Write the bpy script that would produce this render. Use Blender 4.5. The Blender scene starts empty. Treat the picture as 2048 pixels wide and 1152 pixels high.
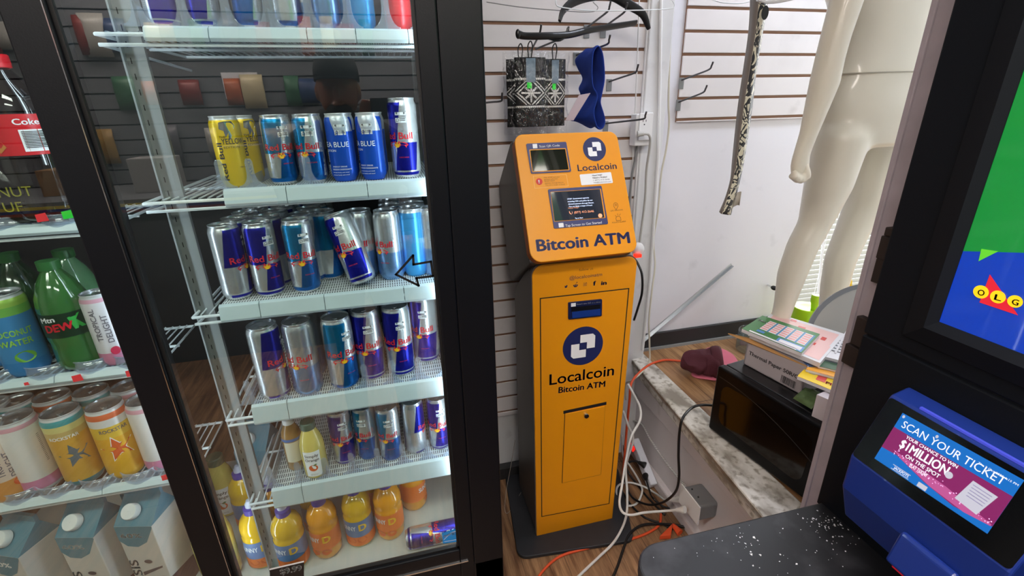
import bpy, math, random
from math import sin, cos, pi, radians as R
from mathutils import Vector as V, Matrix, noise
random.seed(7)
sc = bpy.context.scene
COL = sc.collection
sc.view_settings.view_transform = 'Standard'
sc.view_settings.look = 'None'
sc.view_settings.gamma = 1
sc.view_settings.use_curve_mapping = False
sc.view_settings.exposure = 0.0

# ---------------------------------------------------------------- camera
FP, PITCH, ROLL, YAW, HC = 946.2, 0.36901, -0.022075, 0.2406, 1.5
CAM = V((0, 0, HC))
_F = V((sin(YAW)*cos(PITCH), cos(YAW)*cos(PITCH), -sin(PITCH)))
_R0 = V((cos(YAW), -sin(YAW), 0)); _U0 = _R0.cross(_F)
_R = _R0*cos(ROLL)+_U0*sin(ROLL); _U = -_R0*sin(ROLL)+_U0*cos(ROLL)
cd = bpy.data.cameras.new('camera'); cam = bpy.data.objects.new('camera', cd); COL.objects.link(cam)
cd.sensor_width = 36; cd.lens = 36*FP/2048; cd.clip_start = 0.01
cam.matrix_world = Matrix(((_R.x, _U.x, -_F.x, 0), (_R.y, _U.y, -_F.y, 0), (_R.z, _U.z, -_F.z, HC), (0, 0, 0, 1)))
sc.camera = cam

def ray(px, py): return _R*((px-1024)/FP) - _U*((py-576)/FP) + _F
def at(px, py, x=None, y=None, z=None):
    "point of the place seen at a photo pixel, on a plane x=, y= or z="
    d = ray(px, py)
    t = (x/d.x) if x is not None else (y/d.y) if y is not None else ((z-HC)/d.z)
    return CAM + d*t

# ---------------------------------------------------------------- materials
def setp(b, **k):
    for n, v in k.items():
        b.inputs[n.replace('_', ' ')].default_value = v
def lin(c):
    return tuple((x/12.92 if x <= .04045 else ((x+.055)/1.055)**2.4) for x in c)
def hexc(h):
    return lin(tuple(int(h[i:i+2], 16)/255 for i in (0, 2, 4)))
def rgba(c): return (hexc(c) if isinstance(c, str) else tuple(c)) + (1,)
MC = {}
def mat(name, c='808080', rough=.5, metal=0., spec=.5, coat=0., emis=None, es=1., bump=0., bscale=60., var=0., vscale=8., trans=0., sss=0.):
    if name in MC: return MC[name]
    m = bpy.data.materials.new(name); m.use_nodes = True; nt = m.node_tree; b = nt.nodes['Principled BSDF']
    setp(b, Base_Color=rgba(c), Roughness=rough, Metallic=metal, Specular_IOR_Level=spec, Coat_Weight=coat, Transmission_Weight=trans)
    if sss: setp(b, Subsurface_Weight=sss)
    if emis: setp(b, Emission_Color=rgba(emis), Emission_Strength=es)
    if bump or var:
        tc = nt.nodes.new('ShaderNodeTexCoord')
    if bump:
        n = nt.nodes.new('ShaderNodeTexNoise'); n.inputs['Scale'].default_value = bscale; n.inputs['Detail'].default_value = 4
        bp = nt.nodes.new('ShaderNodeBump'); bp.inputs['Strength'].default_value = bump; bp.inputs['Distance'].default_value = .004
        nt.links.new(tc.outputs['Object'], n.inputs['Vector']); nt.links.new(n.outputs['Fac'], bp.inputs['Height']); nt.links.new(bp.outputs['Normal'], b.inputs['Normal'])
    if var:
        n = nt.nodes.new('ShaderNodeTexNoise'); n.inputs['Scale'].default_value = vscale; n.inputs['Detail'].default_value = 6
        mx = nt.nodes.new('ShaderNodeMix'); mx.data_type = 'RGBA'
        base = rgba(c); mx.inputs['A'].default_value = tuple(x*(1-var) for x in base[:3])+(1,); mx.inputs['B'].default_value = tuple(min(1, x*(1+var*.6)) for x in base[:3])+(1,)
        nt.links.new(tc.outputs['Object'], n.inputs['Vector']); nt.links.new(n.outputs['Fac'], mx.inputs['Factor']); nt.links.new(mx.outputs['Result'], b.inputs['Base Color'])
    MC[name] = m
    return m

def clear(name, tint='ffffff', refl=.06, rough=.0, fres=1.25, opac=0., oc='ffffff', bump=0., bs=30):
    "thin clear sheet: transparent with fresnel reflection (and optional milky share)"
    if name in MC: return MC[name]
    m = bpy.data.materials.new(name); m.use_nodes = True; nt = m.node_tree; nt.nodes.clear()
    o = nt.nodes.new('ShaderNodeOutputMaterial'); t = nt.nodes.new('ShaderNodeBsdfTransparent'); g = nt.nodes.new('ShaderNodeBsdfGlossy')
    t.inputs['Color'].default_value = rgba(tint); g.inputs['Roughness'].default_value = rough
    f = nt.nodes.new('ShaderNodeFresnel'); f.inputs['IOR'].default_value = fres
    ad = nt.nodes.new('ShaderNodeMath'); ad.operation = 'ADD'; ad.use_clamp = True; ad.inputs[1].default_value = refl
    nt.links.new(f.outputs[0], ad.inputs[0])
    ge = nt.nodes.new('ShaderNodeNewGeometry'); iv = nt.nodes.new('ShaderNodeMath'); iv.operation = 'SUBTRACT'; iv.inputs[0].default_value = 1; nt.links.new(ge.outputs['Backfacing'], iv.inputs[1])
    ml = nt.nodes.new('ShaderNodeMath'); ml.operation = 'MULTIPLY'; nt.links.new(ad.outputs[0], ml.inputs[0]); nt.links.new(iv.outputs[0], ml.inputs[1]); ad = ml
    mx = nt.nodes.new('ShaderNodeMixShader'); nt.links.new(ad.outputs[0], mx.inputs[0]); nt.links.new(t.outputs[0], mx.inputs[1]); nt.links.new(g.outputs[0], mx.inputs[2])
    last = mx
    if bump:
        tc = nt.nodes.new('ShaderNodeTexCoord'); n = nt.nodes.new('ShaderNodeTexNoise'); n.inputs['Scale'].default_value = bs
        bp = nt.nodes.new('ShaderNodeBump'); bp.inputs['Strength'].default_value = bump; bp.inputs['Distance'].default_value = .01
        nt.links.new(tc.outputs['Object'], n.inputs['Vector']); nt.links.new(n.outputs['Fac'], bp.inputs['Height'])
        nt.links.new(bp.outputs['Normal'], g.inputs['Normal']); nt.links.new(bp.outputs['Normal'], f.inputs['Normal'])
    if opac:
        d = nt.nodes.new('ShaderNodeBsdfDiffuse'); d.inputs['Color'].default_value = rgba(oc)
        m2 = nt.nodes.new('ShaderNodeMixShader'); m2.inputs[0].default_value = opac
        nt.links.new(mx.outputs[0], m2.inputs[1]); nt.links.new(d.outputs[0], m2.inputs[2]); last = m2
    nt.links.new(last.outputs[0], o.inputs['Surface'])
    MC[name] = m
    return m

class N:
    "tiny node expression helper"
    def __init__(s, nt, sock): s.nt = nt; s.s = sock
    def op(s, o, b=None, c=None):
        n = s.nt.nodes.new('ShaderNodeMath'); n.operation = o; s.nt.links.new(s.s, n.inputs[0])
        for i, v in ((1, b), (2, c)):
            if v is None: continue
            if isinstance(v, N): s.nt.links.new(v.s, n.inputs[i])
            else: n.inputs[i].default_value = v
        return N(s.nt, n.outputs[0])
    def __add__(s, b): return s.op('ADD', b)
    def __sub__(s, b): return s.op('SUBTRACT', b)
    def __mul__(s, b): return s.op('MULTIPLY', b)
    def gt(s, b): return s.op('GREATER_THAN', b)
    def lt(s, b): return s.op('LESS_THAN', b)
    def frac(s): return s.op('FRACT')
    def mix(s, a, b):
        n = s.nt.nodes.new('ShaderNodeMix'); n.data_type = 'RGBA'; s.nt.links.new(s.s, n.inputs['Factor'])
        for k, v in (('A', a), ('B', b)):
            if hasattr(v, 's') : s.nt.links.new(v.s, n.inputs[k])
            else: n.inputs[k].default_value = rgba(v)
        return N(s.nt, n.outputs['Result'])
def shader(name, coord='UV', scale=None, **k):
    m = bpy.data.materials.new(name); m.use_nodes = True; nt = m.node_tree; b = nt.nodes['Principled BSDF']; setp(b, **k)
    tc = nt.nodes.new('ShaderNodeTexCoord'); sp = nt.nodes.new('ShaderNodeSeparateXYZ'); nt.links.new(tc.outputs[coord], sp.inputs[0])
    MC[name] = m
    return m, nt, b, N(nt, sp.outputs[0]), N(nt, sp.outputs[1]), N(nt, sp.outputs[2]), tc
def tex(nt, tc, coord='Object', kind='Noise', scale=5., detail=4., stretch=(1, 1, 1), out='Fac', **kw):
    mp = nt.nodes.new('ShaderNodeMapping'); mp.inputs['Scale'].default_value = stretch; nt.links.new(tc.outputs[coord], mp.inputs[0])
    n = nt.nodes.new('ShaderNodeTex'+kind); n.inputs['Scale'].default_value = scale
    if 'Detail' in n.inputs: n.inputs['Detail'].default_value = detail
    for a, v in kw.items(): n.inputs[a].default_value = v
    nt.links.new(mp.outputs[0], n.inputs['Vector'])
    return N(nt, n.outputs[out])
def ramp(x, lo, hi):
    n = x.nt.nodes.new('ShaderNodeMapRange'); n.inputs['From Min'].default_value = lo; n.inputs['From Max'].default_value = hi
    x.nt.links.new(x.s, n.inputs['Value']); return N(x.nt, n.outputs[0])
def bumpto(nt, b, h, strength=.3, dist=.005):
    bp = nt.nodes.new('ShaderNodeBump'); bp.inputs['Strength'].default_value = strength; bp.inputs['Distance'].default_value = dist
    nt.links.new(h.s, bp.inputs['Height']); nt.links.new(bp.outputs['Normal'], b.inputs['Normal'])

# ---------------------------------------------------------------- mesh builder
class M:
    def __init__(s): s.v = []; s.f = []; s.uv = None
    def add(s, vs, fs):
        o = len(s.v); s.v += [V(p) for p in vs]; s.f += [tuple(i+o for i in f) for f in fs]; return s
    def box(s, a, b):
        (x0, y0, z0), (x1, y1, z1) = a, b
        return s.add([(x0, y0, z0), (x1, y0, z0), (x1, y1, z0), (x0, y1, z0), (x0, y0, z1), (x1, y0, z1), (x1, y1, z1), (x0, y1, z1)],
                     [(0, 3, 2, 1), (4, 5, 6, 7), (0, 1, 5, 4), (1, 2, 6, 5), (2, 3, 7, 6), (3, 0, 4, 7)])
    def hexa(s, p): # 8 points: bottom 4 ccw, top 4 ccw
        return s.add(p, [(0, 3, 2, 1), (4, 5, 6, 7), (0, 1, 5, 4), (1, 2, 6, 5), (2, 3, 7, 6), (3, 0, 4, 7)])
    def prism(s, poly, vec):
        n = len(poly); poly = [V(p) for p in poly]; vec = V(vec)
        return s.add(poly+[p+vec for p in poly], [tuple(range(n))[::-1], tuple(range(n, 2*n))]+[(i, (i+1) % n, n+(i+1) % n, n+i) for i in range(n)])
    def poly(s, pts): return s.add(pts, [tuple(range(len(pts)))])
    def loft(s, rings, closed=True, cap=True):
        n = len(rings[0]); o = [p for r in rings for p in r]; fs = []
        for i in range(len(rings)-1):
            for j in range(n if closed else n-1):
                a = i*n+j; b = i*n+(j+1) % n; fs.append((a, b, b+n, a+n))
        if cap and closed: fs += [tuple(range(n))[::-1], tuple(range(len(o)-n, len(o)))]
        return s.add(o, fs)
    def tube(s, pts, r, n=8, cap=True):
        pts = [V(p) for p in pts]; rings = []; up = None
        for i, p in enumerate(pts):
            t = (pts[min(i+1, len(pts)-1)]-pts[max(i-1, 0)]).normalized()
            if up is None: up = t.orthogonal().normalized()
            up = (up-t*up.dot(t)).normalized(); bi = t.cross(up)
            rr = r[i] if isinstance(r, (list, tuple)) else r
            ra, rb = rr if isinstance(rr, (list, tuple)) else (rr, rr)
            rings.append([p+up*ra*cos(2*pi*k/n)+bi*rb*sin(2*pi*k/n) for k in range(n)])
        return s.loft(rings, cap=cap)
    def limb(s, pts, rad, side, n=20):
        "elliptic limb; rad=(ra along side, rb across)"
        pts = [V(p) for p in pts]; rings = []; side = V(side)
        for i, p in enumerate(pts):
            t = (pts[min(i+1, len(pts)-1)]-pts[max(i-1, 0)]).normalized()
            u = (side-t*side.dot(t)).normalized(); b = t.cross(u); ra, rb = rad[i] if isinstance(rad[i], tuple) else (rad[i], rad[i])
            rings.append([p+u*ra*cos(2*pi*k/n)+b*rb*sin(2*pi*k/n) for k in range(n)])
        return s.loft(rings)
    def ball(s, c, r, n=12, m=8):
        r = r if isinstance(r, tuple) else (r, r, r); c = V(c)
        rings = [[c+V((r[0]*sin(pi*(i+.02)/(m+.04))*cos(2*pi*k/n), r[1]*sin(pi*(i+.02)/(m+.04))*sin(2*pi*k/n), -r[2]*cos(pi*i/m))) for k in range(n)] for i in range(m+1)]
        return s.loft(rings)
    def lathe(s, prof, n=32, c=(0, 0, 0), h=None, uvs=True, cap=False):
        "profile (r,z); front of the thing is -Y, u=.5 there"
        c = V(c); rows = []; z0 = min(p[1] for p in prof); z1 = max(p[1] for p in prof)
        o = len(s.v); us = []
        for r, z in prof:
            for k in range(n+1):
                ph = (k/n-.5)*2*pi; s.v.append(c+V((r*sin(ph), -r*cos(ph), z))); us.append((k/n, (z-z0)/max(1e-6, z1-z0)))
        if s.uv is None: s.uv = {}
        for i, u in enumerate(us): s.uv[o+i] = u
        for i in range(len(prof)-1):
            for k in range(n):
                a = o+i*(n+1)+k; s.f.append((a, a+1, a+n+2, a+n+1))
        if cap:
            for i in (0, len(prof)-1): s.f.append(tuple(o+i*(n+1)+k for k in range(n)))
        return s
    def build(s, name, m, parent=None, smooth=False, bevel=0., seg=2, world=True, angle=40, mods=()):
        me = bpy.data.meshes.new(name)
        vs = s.v
        if parent is not None and world:
            Mi = (Matrix.Translation(parent.location) @ parent.rotation_euler.to_matrix().to_4x4()).inverted(); vs = [Mi @ p for p in vs]
        me.from_pydata([tuple(p) for p in vs], [], s.f); me.update()
        for mm in (m if isinstance(m, (list, tuple)) else [m]): me.materials.append(mm)
        if s.uv:
            ul = me.uv_layers.new(name='UVMap')
            for l in me.loops:
                ul.data[l.index].uv = s.uv.get(l.vertex_index, (0, 0))
        if smooth:
            me.polygons.foreach_set('use_smooth', [True]*len(me.polygons))
            if smooth != 'all': me.set_sharp_from_angle(angle=R(angle))
        o = bpy.data.objects.new(name, me); COL.objects.link(o)
        if parent is not None: o.parent = parent
        if bevel:
            b = o.modifiers.new('bevel', 'BEVEL'); b.width = bevel; b.segments = seg; b.limit_method = 'ANGLE'; b.angle_limit = R(35)
            b.harden_normals = False
        for k, kw in mods:
            q = o.modifiers.new(k.lower(), k)
            for a, v in kw.items(): setattr(q, a, v)
        return o

def thing(name, label, cat, loc=(0, 0, 0), rz=0., group=None):
    o = bpy.data.objects.new(name, None); COL.objects.link(o); o.empty_display_size = .02
    o.location = V(loc); o.rotation_euler = (0, 0, rz); o['label'] = label; o['category'] = cat
    if group: o['group'] = group
    return o
def tag(o, label, cat, group=None):
    o['label'] = label; o['category'] = cat
    if group: o['group'] = group
    return o
def struct(o): o['kind'] = 'structure'; return o
def dup(root, loc, rz=None, label=None, group=None, rot=None):
    r = root.copy(); COL.objects.link(r); r.location = V(loc)
    if rz is not None: r.rotation_euler = (0, 0, rz)
    if rot is not None: r.rotation_euler = rot
    if label: r['label'] = label
    if group: r['group'] = group
    for ch in list(root.children):
        c = ch.copy(); COL.objects.link(c); c.parent = r
        for g in list(ch.children):
            d = g.copy(); COL.objects.link(d); d.parent = c
    return r
def crom(pts, k=8):
    pts = [V(p) for p in pts]; P = [pts[0]*2-pts[1]]+pts+[pts[-1]*2-pts[-2]]; out = []
    for i in range(1, len(P)-2):
        a, b, c, d = P[i-1:i+3]
        for j in range(k):
            t = j/k; out.append(.5*((2*b)+(c-a)*t+(2*a-5*b+4*c-d)*t*t+(-a+3*b-3*c+d)*t**3))
    out.append(pts[-1]); return out

# ---------------------------------------------------------------- lettering
TC = {}
def glyphs(txt, bold=0.):
    key = (txt, bold)
    if key in TC: return TC[key]
    cu = bpy.data.curves.new('t', 'FONT'); cu.body = txt; cu.size = 1; cu.offset = bold; cu.resolution_u = 3
    ob = bpy.data.objects.new('t', cu); COL.objects.link(ob)
    bpy.context.view_layer.update()
    dg = bpy.context.evaluated_depsgraph_get()
    me = bpy.data.meshes.new_from_object(ob.evaluated_get(dg))
    vs = [(v.co.x, v.co.y) for v in me.vertices]; fs = [tuple(p.vertices) for p in me.polygons]
    bpy.data.objects.remove(ob); bpy.data.curves.remove(cu); bpy.data.meshes.remove(me)
    x0 = min(v[0] for v in vs); x1 = max(v[0] for v in vs)
    TC[key] = ([(a-x0, b) for a, b in vs], fs, x1-x0); return TC[key]
CAPH = .729
def put_text(m, txt, fn, w=None, h=.01, bold=0., center=True):
    "add lettering through fn(x,y)->point; h is cap height, w total width"
    vs, fs, W = glyphs(txt); sy = h/CAPH; sx = (w/W) if w else sy
    x0 = -W*sx/2 if center else 0
    for dx, dy in (((-1, 0), (1, 0), (0, .8), (0, -.8)) if bold > .015 else ((0, 0),)):
        m.add([fn(x0+(a+dx*bold*.75)*sx, (b+dy*bold*.6)*sy) for a, b in vs], fs)
    return m

class Face:
    "a flat face of a thing in the place, with its own u,v axes"
    def __init__(s, o, u, v):
        s.o = V(o); s.u = V(u).normalized(); s.n = s.u.cross(V(v)).normalized(); s.v = s.n.cross(s.u)
    def P(s, a, b, off=0.): return s.o+s.u*a+s.v*b+s.n*off
    def uv(s, px, py):
        d = ray(px, py); t = (s.o-CAM).dot(s.n)/d.dot(s.n); q = CAM+d*t-s.o
        return q.dot(s.u), q.dot(s.v)
    def px(s, px, py, off=0.): return s.P(*s.uv(px, py), off)
    def text(s, m, txt, p0, p1, hpx, bold=0., off=.0004):
        a = V(s.uv(*p0)); b = V(s.uv(*p1)); d = (b-a); w = d.length; d.normalize(); nrm = V((-d.y, d.x))
        mid = ((p0[0]+p1[0])/2, (p0[1]+p1[1])/2)
        hh = (V(s.uv(mid[0], mid[1]-hpx))-V(s.uv(*mid))).length
        return put_text(m, txt, lambda x, y: s.P(a.x+d.x*x+nrm.x*y, a.y+d.y*x+nrm.y*y, off), w, hh, bold, center=False)
    def quad(s, m, pts, off=.0003):
        m.poly([s.P(*s.uv(*p), off) for p in pts]); return m
    def rq(s, m, pts, r, off=0., depth=None, k=6, rr=None):
        "rounded quad through pixel corners (TL,TR,BR,BL)"
        c = [V(s.uv(*p)) for p in pts]; out = rounded(c, r, k, rr)
        if depth is None: m.poly([s.P(q.x, q.y, off) for q in out])
        else: m.prism([s.P(q.x, q.y, off-depth) for q in out], s.n*depth)
        return m
    def disc(s, m, c, rpx, off=.0003, n=32, ell=1.):
        a = s.uv(*c); b = s.uv(c[0]+rpx, c[1]); r = (V(a)-V(b)).length
        m.poly([s.P(a[0]+r*cos(2*pi*i/n), a[1]+r*ell*sin(2*pi*i/n), off) for i in range(n)]); return m
    def line(s, m, pts, w, off=.0003):
        q = [V(s.uv(*p)) for p in pts]
        for a, b in zip(q, q[1:]):
            d = (b-a).normalized(); nn = V((-d.y, d.x))*w/2; a2 = a-d*w/2; b2 = b+d*w/2
            m.poly([s.P(*(a2-nn), off), s.P(*(b2-nn), off), s.P(*(b2+nn), off), s.P(*(a2+nn), off)])
        return m
def rounded(c, r, k=6, rr=None):
    out = []
    n = len(c)
    for i in range(n):
        p = c[i]; a = (c[i-1]-p).normalized(); b = (c[(i+1) % n]-p).normalized(); ri = rr[i] if rr else r
        if ri <= 0: out.append(p); continue
        ang = a.angle(b); d = ri/math.tan(ang/2); ctr = p+(a+b).normalized()*(ri/sin(ang/2))
        s0 = p+a*d-ctr; s1 = p+b*d-ctr
        for j in range(k+1):
            t = j/k; q = s0.lerp(s1, t); q = q.normalized()*ri; out.append(ctr+q)
    return out
# ================================================================ BEVERAGE COOLER
blk = mat('black_metal', '080b11', .42, .0, .3, bump=.05, bscale=400)
blk2 = mat('black_gasket', '08080a', .6)
chrome = mat('chrome', 'd8dadc', .12, 1.)
alu = mat('brushed_aluminium', 'b8bcc0', .32, 1.)
whitew = mat('white_coated_wire', 'dfe6ea', .35)
glassm = clear('door_glass', 'f4faf8', .15, 0, 1.45)
acryl = clear('clear_plastic', 'e6eef8', .10, .08, 1.5, .15, 'e8f0fb')
wht = mat('white_paint', 'e6e8ea', .5)
inner_w = mat('cooler_liner', 'c9cecb', .45, var=.08)
inner_d = mat('cooler_back_liner', '1b1d1f', .5)

GY = .96
cool = thing('beverage_cooler', 'tall black two-door glass drinks cooler full of cans and bottles, left of the orange machine', 'cooler', (-.5, .96, 0))
m = M(); m.box((-1.25, 1.0, .24), (.19, 1.05, .30)); 
m.box((.108, .945, .22), (.19, 1.62, 2.05)); m.box((-1.27, .945, .22), (-1.19, 1.62, 2.05))
m.box((-1.27, .945, 1.98), (.19, 1.62, 2.05)); m.box((-1.27, .945, .22), (.19, 1.62, .325))
m.box((-1.27, 1.58, .22), (.19, 1.62, 2.05))
m.build('cabinet', blk, cool, bevel=.004)
m = M(); m.box((-1.22, 1.02, .08), (.165, 1.60, .22))
m.build('kick_plate', mat('dark_kick', '15161a', .5, var=.4), cool)
for sx in (-1.15, .12):
    M().lathe([(0, 0), (.025, 0), (.025, .02), (.012, .025), (.012, .09), (0, .09)], 16, (sx, 1.08, 0)).build('foot', blk2, cool)
m = M(); m.box((-1.19, 1.0, .325), (.108, 1.575, .338)); m.build('floor_liner', inner_w, cool)
m = M(); m.box((.094, 1.0, .338), (.1078, 1.575, 1.97)); m.build('side_liner', inner_w, cool)
m = M(); m.box((-1.19, 1.56, .338), (.094, 1.578, 1.97)); m.build('back_liner', inner_d, cool)
# doors
def door(x0, x1, y, sl, sr):
    m = M(); z0, z1 = .262, 1.96
    m.box((x0, y-.014, z0), (x0+sl, y+.012, z1)); m.box((x1-sr, y-.014, z0), (x1, y+.012, z1))
    m.box((x0+sl, y-.014, z0), (x1-sr, y+.012, .386)); m.box((x0+sl, y-.014, 1.90), (x1-sr, y+.012, z1))
    d = m.build('door', blk, cool, bevel=.003)
    g = M(); g.box((x0+sl-.002, y-.002, .384), (x1-sr+.002, y+.002, 1.902)); o = g.build('glass_pane', glassm, cool); o.parent = d
    g = M(); g.box((x0+sl, y-.0165, .34), (x1-sr+.02, y-.0142, .344)); 
    g.box((x0+sl-.003, y-.0165, .386), (x0+sl-.0015, y-.0142, 1.9)); o = g.build('chrome_trim', chrome, cool); o.parent = d
    g = M(); g.box((x0+sl, y-.006, .386), (x0+sl+.006, y+.006, 1.9)); g.box((x1-sr-.006, y-.006, .386), (x1-sr, y+.006, 1.9)); g.box((x0+sl, y-.006, .386), (x1-sr, y+.006, .392))
    o = g.build('gasket', blk2, cool); o.parent = d
    return d
door(-.527, .108, .958, .06, .037)
door(-1.19, -.472, .989, .05, .055)
led = mat('led_strip', 'ffffff', emis='e4f0ff', es=7.5)
for a, b in ((.078, .092), (-.50, -.488)):
    m = M(); m.box((a, 1.004, .40), (b, 1.012, 1.9)); m.build('led_strip', led, cool)
m = M(); m.box((-1.17, 1.01, 1.955), (.08, 1.03, 1.965)); m.build('led_strip', led, cool)
m = M()
for z in range(60): m.box((-.4255, 1.0650, .36+z*.026), (-.4240, 1.0655, .370+z*.026))
pil = M(); pil.box((-.434, 1.066, .338), (-.400, 1.076, 1.9)); pil.box((-.434, 1.055, .338), (-.431, 1.066, 1.9))
p = pil.build('shelf_standard', mat('galvanised', 'a4a8a8', .4, .6), cool)
o = m.build('slot', blk2, cool); o.parent = p


# stickers on the glass
gf = Face((0, .9556, 0), (1, 0, 0), (0, 0, 1))
m = M(); A = [(792, 549), (826, 511), (827, 529), (862, 523), (866, 552), (833, 556), (837, 571)]
gf.line(m, A+[A[0]], .0048, .0002)
tag(m.build('arrow_sticker', mat('black_vinyl', '141414', .5)), 'black outlined arrow sticker pointing left on the right cooler door glass', 'sticker')
t = thing('energy_sticker', 'small blue and white energy rating sticker low in the corner of the cooler glass', 'sticker', gf.px(900, 1065))
m = M(); gf.quad(m, [(884, 1066), (915, 1056), (917, 1083), (886, 1087)], .0003); m.build('backing', mat('sticker_blue', '1d86d0', .4), t)
m = M(); gf.text(m, 'energy', (888, 1074), (911, 1066), 5, .02, .0006)
gf.line(m, [(888, 1079), (902, 1065), (911, 1062)], .0012, .0006); gf.line(m, [(889, 1083), (912, 1079)], .0012, .0006)
m.build('lettering', wht, t)
t = thing('price_sticker', 'black price sticker reading $9.99 at the bottom of the right cooler door glass', 'sticker', gf.px(573, 1140, .002))
gf2 = Face((0, .943, 0), (1, 0, 0), (0, 0, 1))
m = M(); gf2.quad(m, [(539, 1137), (608, 1121), (608, 1160), (541, 1178)], .0003); m.build('backing', mat('sticker_black', '101014', .4), t)
m = M(); gf2.text(m, '$9.99', (562, 1149), (604, 1140), 12, .04, .0006); gf2.quad(m, [(539, 1137), (608, 1121), (608, 1124), (539, 1140)], .0006)
m.build('lettering', wht, t)

# ---------------------------------------------------------------- shelves
sm_, nt, b, X, Y_, Z_, tc = shader('slotted_mat', 'Object', Roughness=.5)
a = (X*(1/.0052)).frac().gt(.42); bb = (Y_*(1/.017)).frac().lt(.22)
k = a.op('MAXIMUM', bb); col = k.mix('3c4044', 'dfe5e6'); nt.links.new(col.s, b.inputs['Base Color'])
rail_m = mat('price_rail_plastic', 'c3d3d8', .35, var=.05)
BULL = [(-.5, .0), (-.42, .17), (-.30, .22), (-.12, .30), (.05, .26), (.16, .34), (.30, .33), (.36, .46), (.40, .33), (.5, .2), (.46, .08), (.36, .1), (.30, .0), (.34, -.14), (.42, -.26), (.33, -.24), (.22, -.08), (.1, -.02), (-.1, -.03), (-.22, -.1), (-.3, -.3), (-.37, -.28), (-.34, -.1), (-.44, -.12), (-.6, .08)]
def bull(fn, mirror=1):
    return [fn(mirror*x, y) for x, y in BULL]
SH = {}
def shelf(z, x0, x1, sx0, joints, label, rail_h, emb=False, name='wire_shelf', mat_=True, dep=.40):
    t = thing(name, label, 'shelf', ((x0+x1)/2, 1.03, z))
    y0, y1 = 1.03, 1.03+dep
    m = M(); r = .0032
    zz = z+.006 if rail_h < .02 else z+.35*rail_h
    m.tube([(x0, y0, zz), (x0, y1, zz), (x1, y1, zz), (x1, y0, zz), (x0, y0, zz)], r, 8); m.tube([(x0+.004, y0+.002, zz-.016), (x0+.004, y1, zz-.03)], r, 6)
    m.tube([(x0, y0+.002, zz-.016), (x1, y0+.002, zz-.016)], r, 6); m.tube([(x0, (y0+y1)/2, zz-.004), (x1, (y0+y1)/2, zz-.004)], r, 6)
    m.build('rim', whitew, t, smooth=True)
    m = M(); n = int((x1-x0)/.0155)
    for i in range(1, n): 
        xx = x0+(x1-x0)*i/n; m.tube([(xx, y0, zz+.004), (xx, y1, zz+.004)], .0016, 5, cap=False)
    m.build('wires', whitew, t, smooth=True)
    if mat_:
        m = M(); m.box((sx0+.004, y0+.004, z+rail_h-.006), (x1, y1-.02, z+rail_h-.002)); m.build('slotted_mat', sm_, t)
    xs = [sx0]+joints+[x1]
    for a, bq in zip(xs, xs[1:]):
        m = M()
        pf = [(y0-.006, z-.004), (y0-.010, z+.002), (y0-.004, z+rail_h-.004), (y0+.004, z+rail_h), (y0+.006, z+rail_h-.003), (y0-.001, z+.004)]
        m.prism([(a+.0006, p, q) for p, q in pf], (bq-a-.0012, 0, 0)); rl = m.build('price_rail', rail_m, t, bevel=.0008)
        if emb and bq-a > .07:
            cxx = (a+bq)/2; e = M(); hh = rail_h*.5
            fn = lambda u, v, s: V((cxx+u*.032*s, y0-.0085+.006*(.5+v*.5)*.8, z+rail_h*.5+v*.026))
            for s in (1,):
                e.prism([V((cxx+u*.045, y0-.0078+(rail_h*.5+v*.024)/rail_h*.0055-.0008, z+rail_h*.5+v*.024)) for u, v in BULL], (0, .002, 0))
            o = e.build('embossed_bull', rail_m, t, bevel=.0006); o.parent = rl
    SH[label] = t
    return t
shelf(1.617, -.452, .09, -.38, [-.28, -.12, -.035, .06], 'topmost visible wire shelf in the right half of the drinks cooler', .022)
shelf(1.330, -.456, .09, -.318, [-.205, -.05], 'wire shelf of the cooler carrying the yellow can and the blue edition cans', .03, True)
shelf(1.090, -.430, .09, -.378, [-.30, -.17, .0], 'wire shelf of the cooler with the tilted can and the gap beside it', .034, True)
shelf(.828, -.422, .09, -.366, [-.29], 'wire shelf of the cooler with six spaced cans, fourth shelf from the top', .046)
shelf(.577, -.424, .09, -.370, [-.30], 'lowest wire shelf of the cooler with the small orange juice bottle', .052)
LZ = [1.312, 1.009, .720]
lb = ['left bay shelf of the cooler carrying the dark cola bottle', 'left bay shelf of the cooler carrying the green soda bottle', 'left bay shelf of the cooler carrying the star decorated cans']
for z, l in zip(LZ, lb):
    shelf(z-.012, -1.17, -.515, -1.17, [-.9, -.70], l, .016, name='wire_shelf', mat_=False, dep=.20)

# lane dividers (clear upright tabs between the can lanes)
def div_outline(w, h, b):
    pts = [(-b, 0)]
    for i in range(7):
        a = i/6; pts.append((-w/2-(b-w/2)*(1-sin(a*pi/2)), .004+h*.45*(1-cos(a*pi/2))))
    pts += [(-w/2, h-.006), (-w/2+.003, h), (w/2-.003, h), (w/2, h-.006)]
    for i in range(7):
        a = 1-i/6; pts.append((w/2+(b-w/2)*(1-sin(a*pi/2)), .004+h*.45*(1-cos(a*pi/2))))
    pts += [(b, 0)]
    return pts
def lanes(z, xs, h, grp, y=1.038, w=.014, b=.025):
    r0 = None
    for i, x in enumerate(xs):
        if r0 is None:
            r0 = thing('lane_divider', 'clear plastic upright lane divider standing between cans on '+grp, 'lane divider', (x, y, z), 0, 'lane dividers on '+grp)
            m = M(); m.prism([(p, 0, q) for p, q in div_outline(w, h, b)], (0, .0022, 0)); m.build('front_tab', acryl, r0, world=False, bevel=.0006)
            m = M(); m.box((-.0008, .003, 0), (.0008, .28, h*.42)); m.build('fin', acryl, r0, world=False)
        else: dup(r0, (x, y, z))
lanes(1.638, [-.385+i*.068 for i in range(8)], .075, 'the top cooler shelf')
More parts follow.
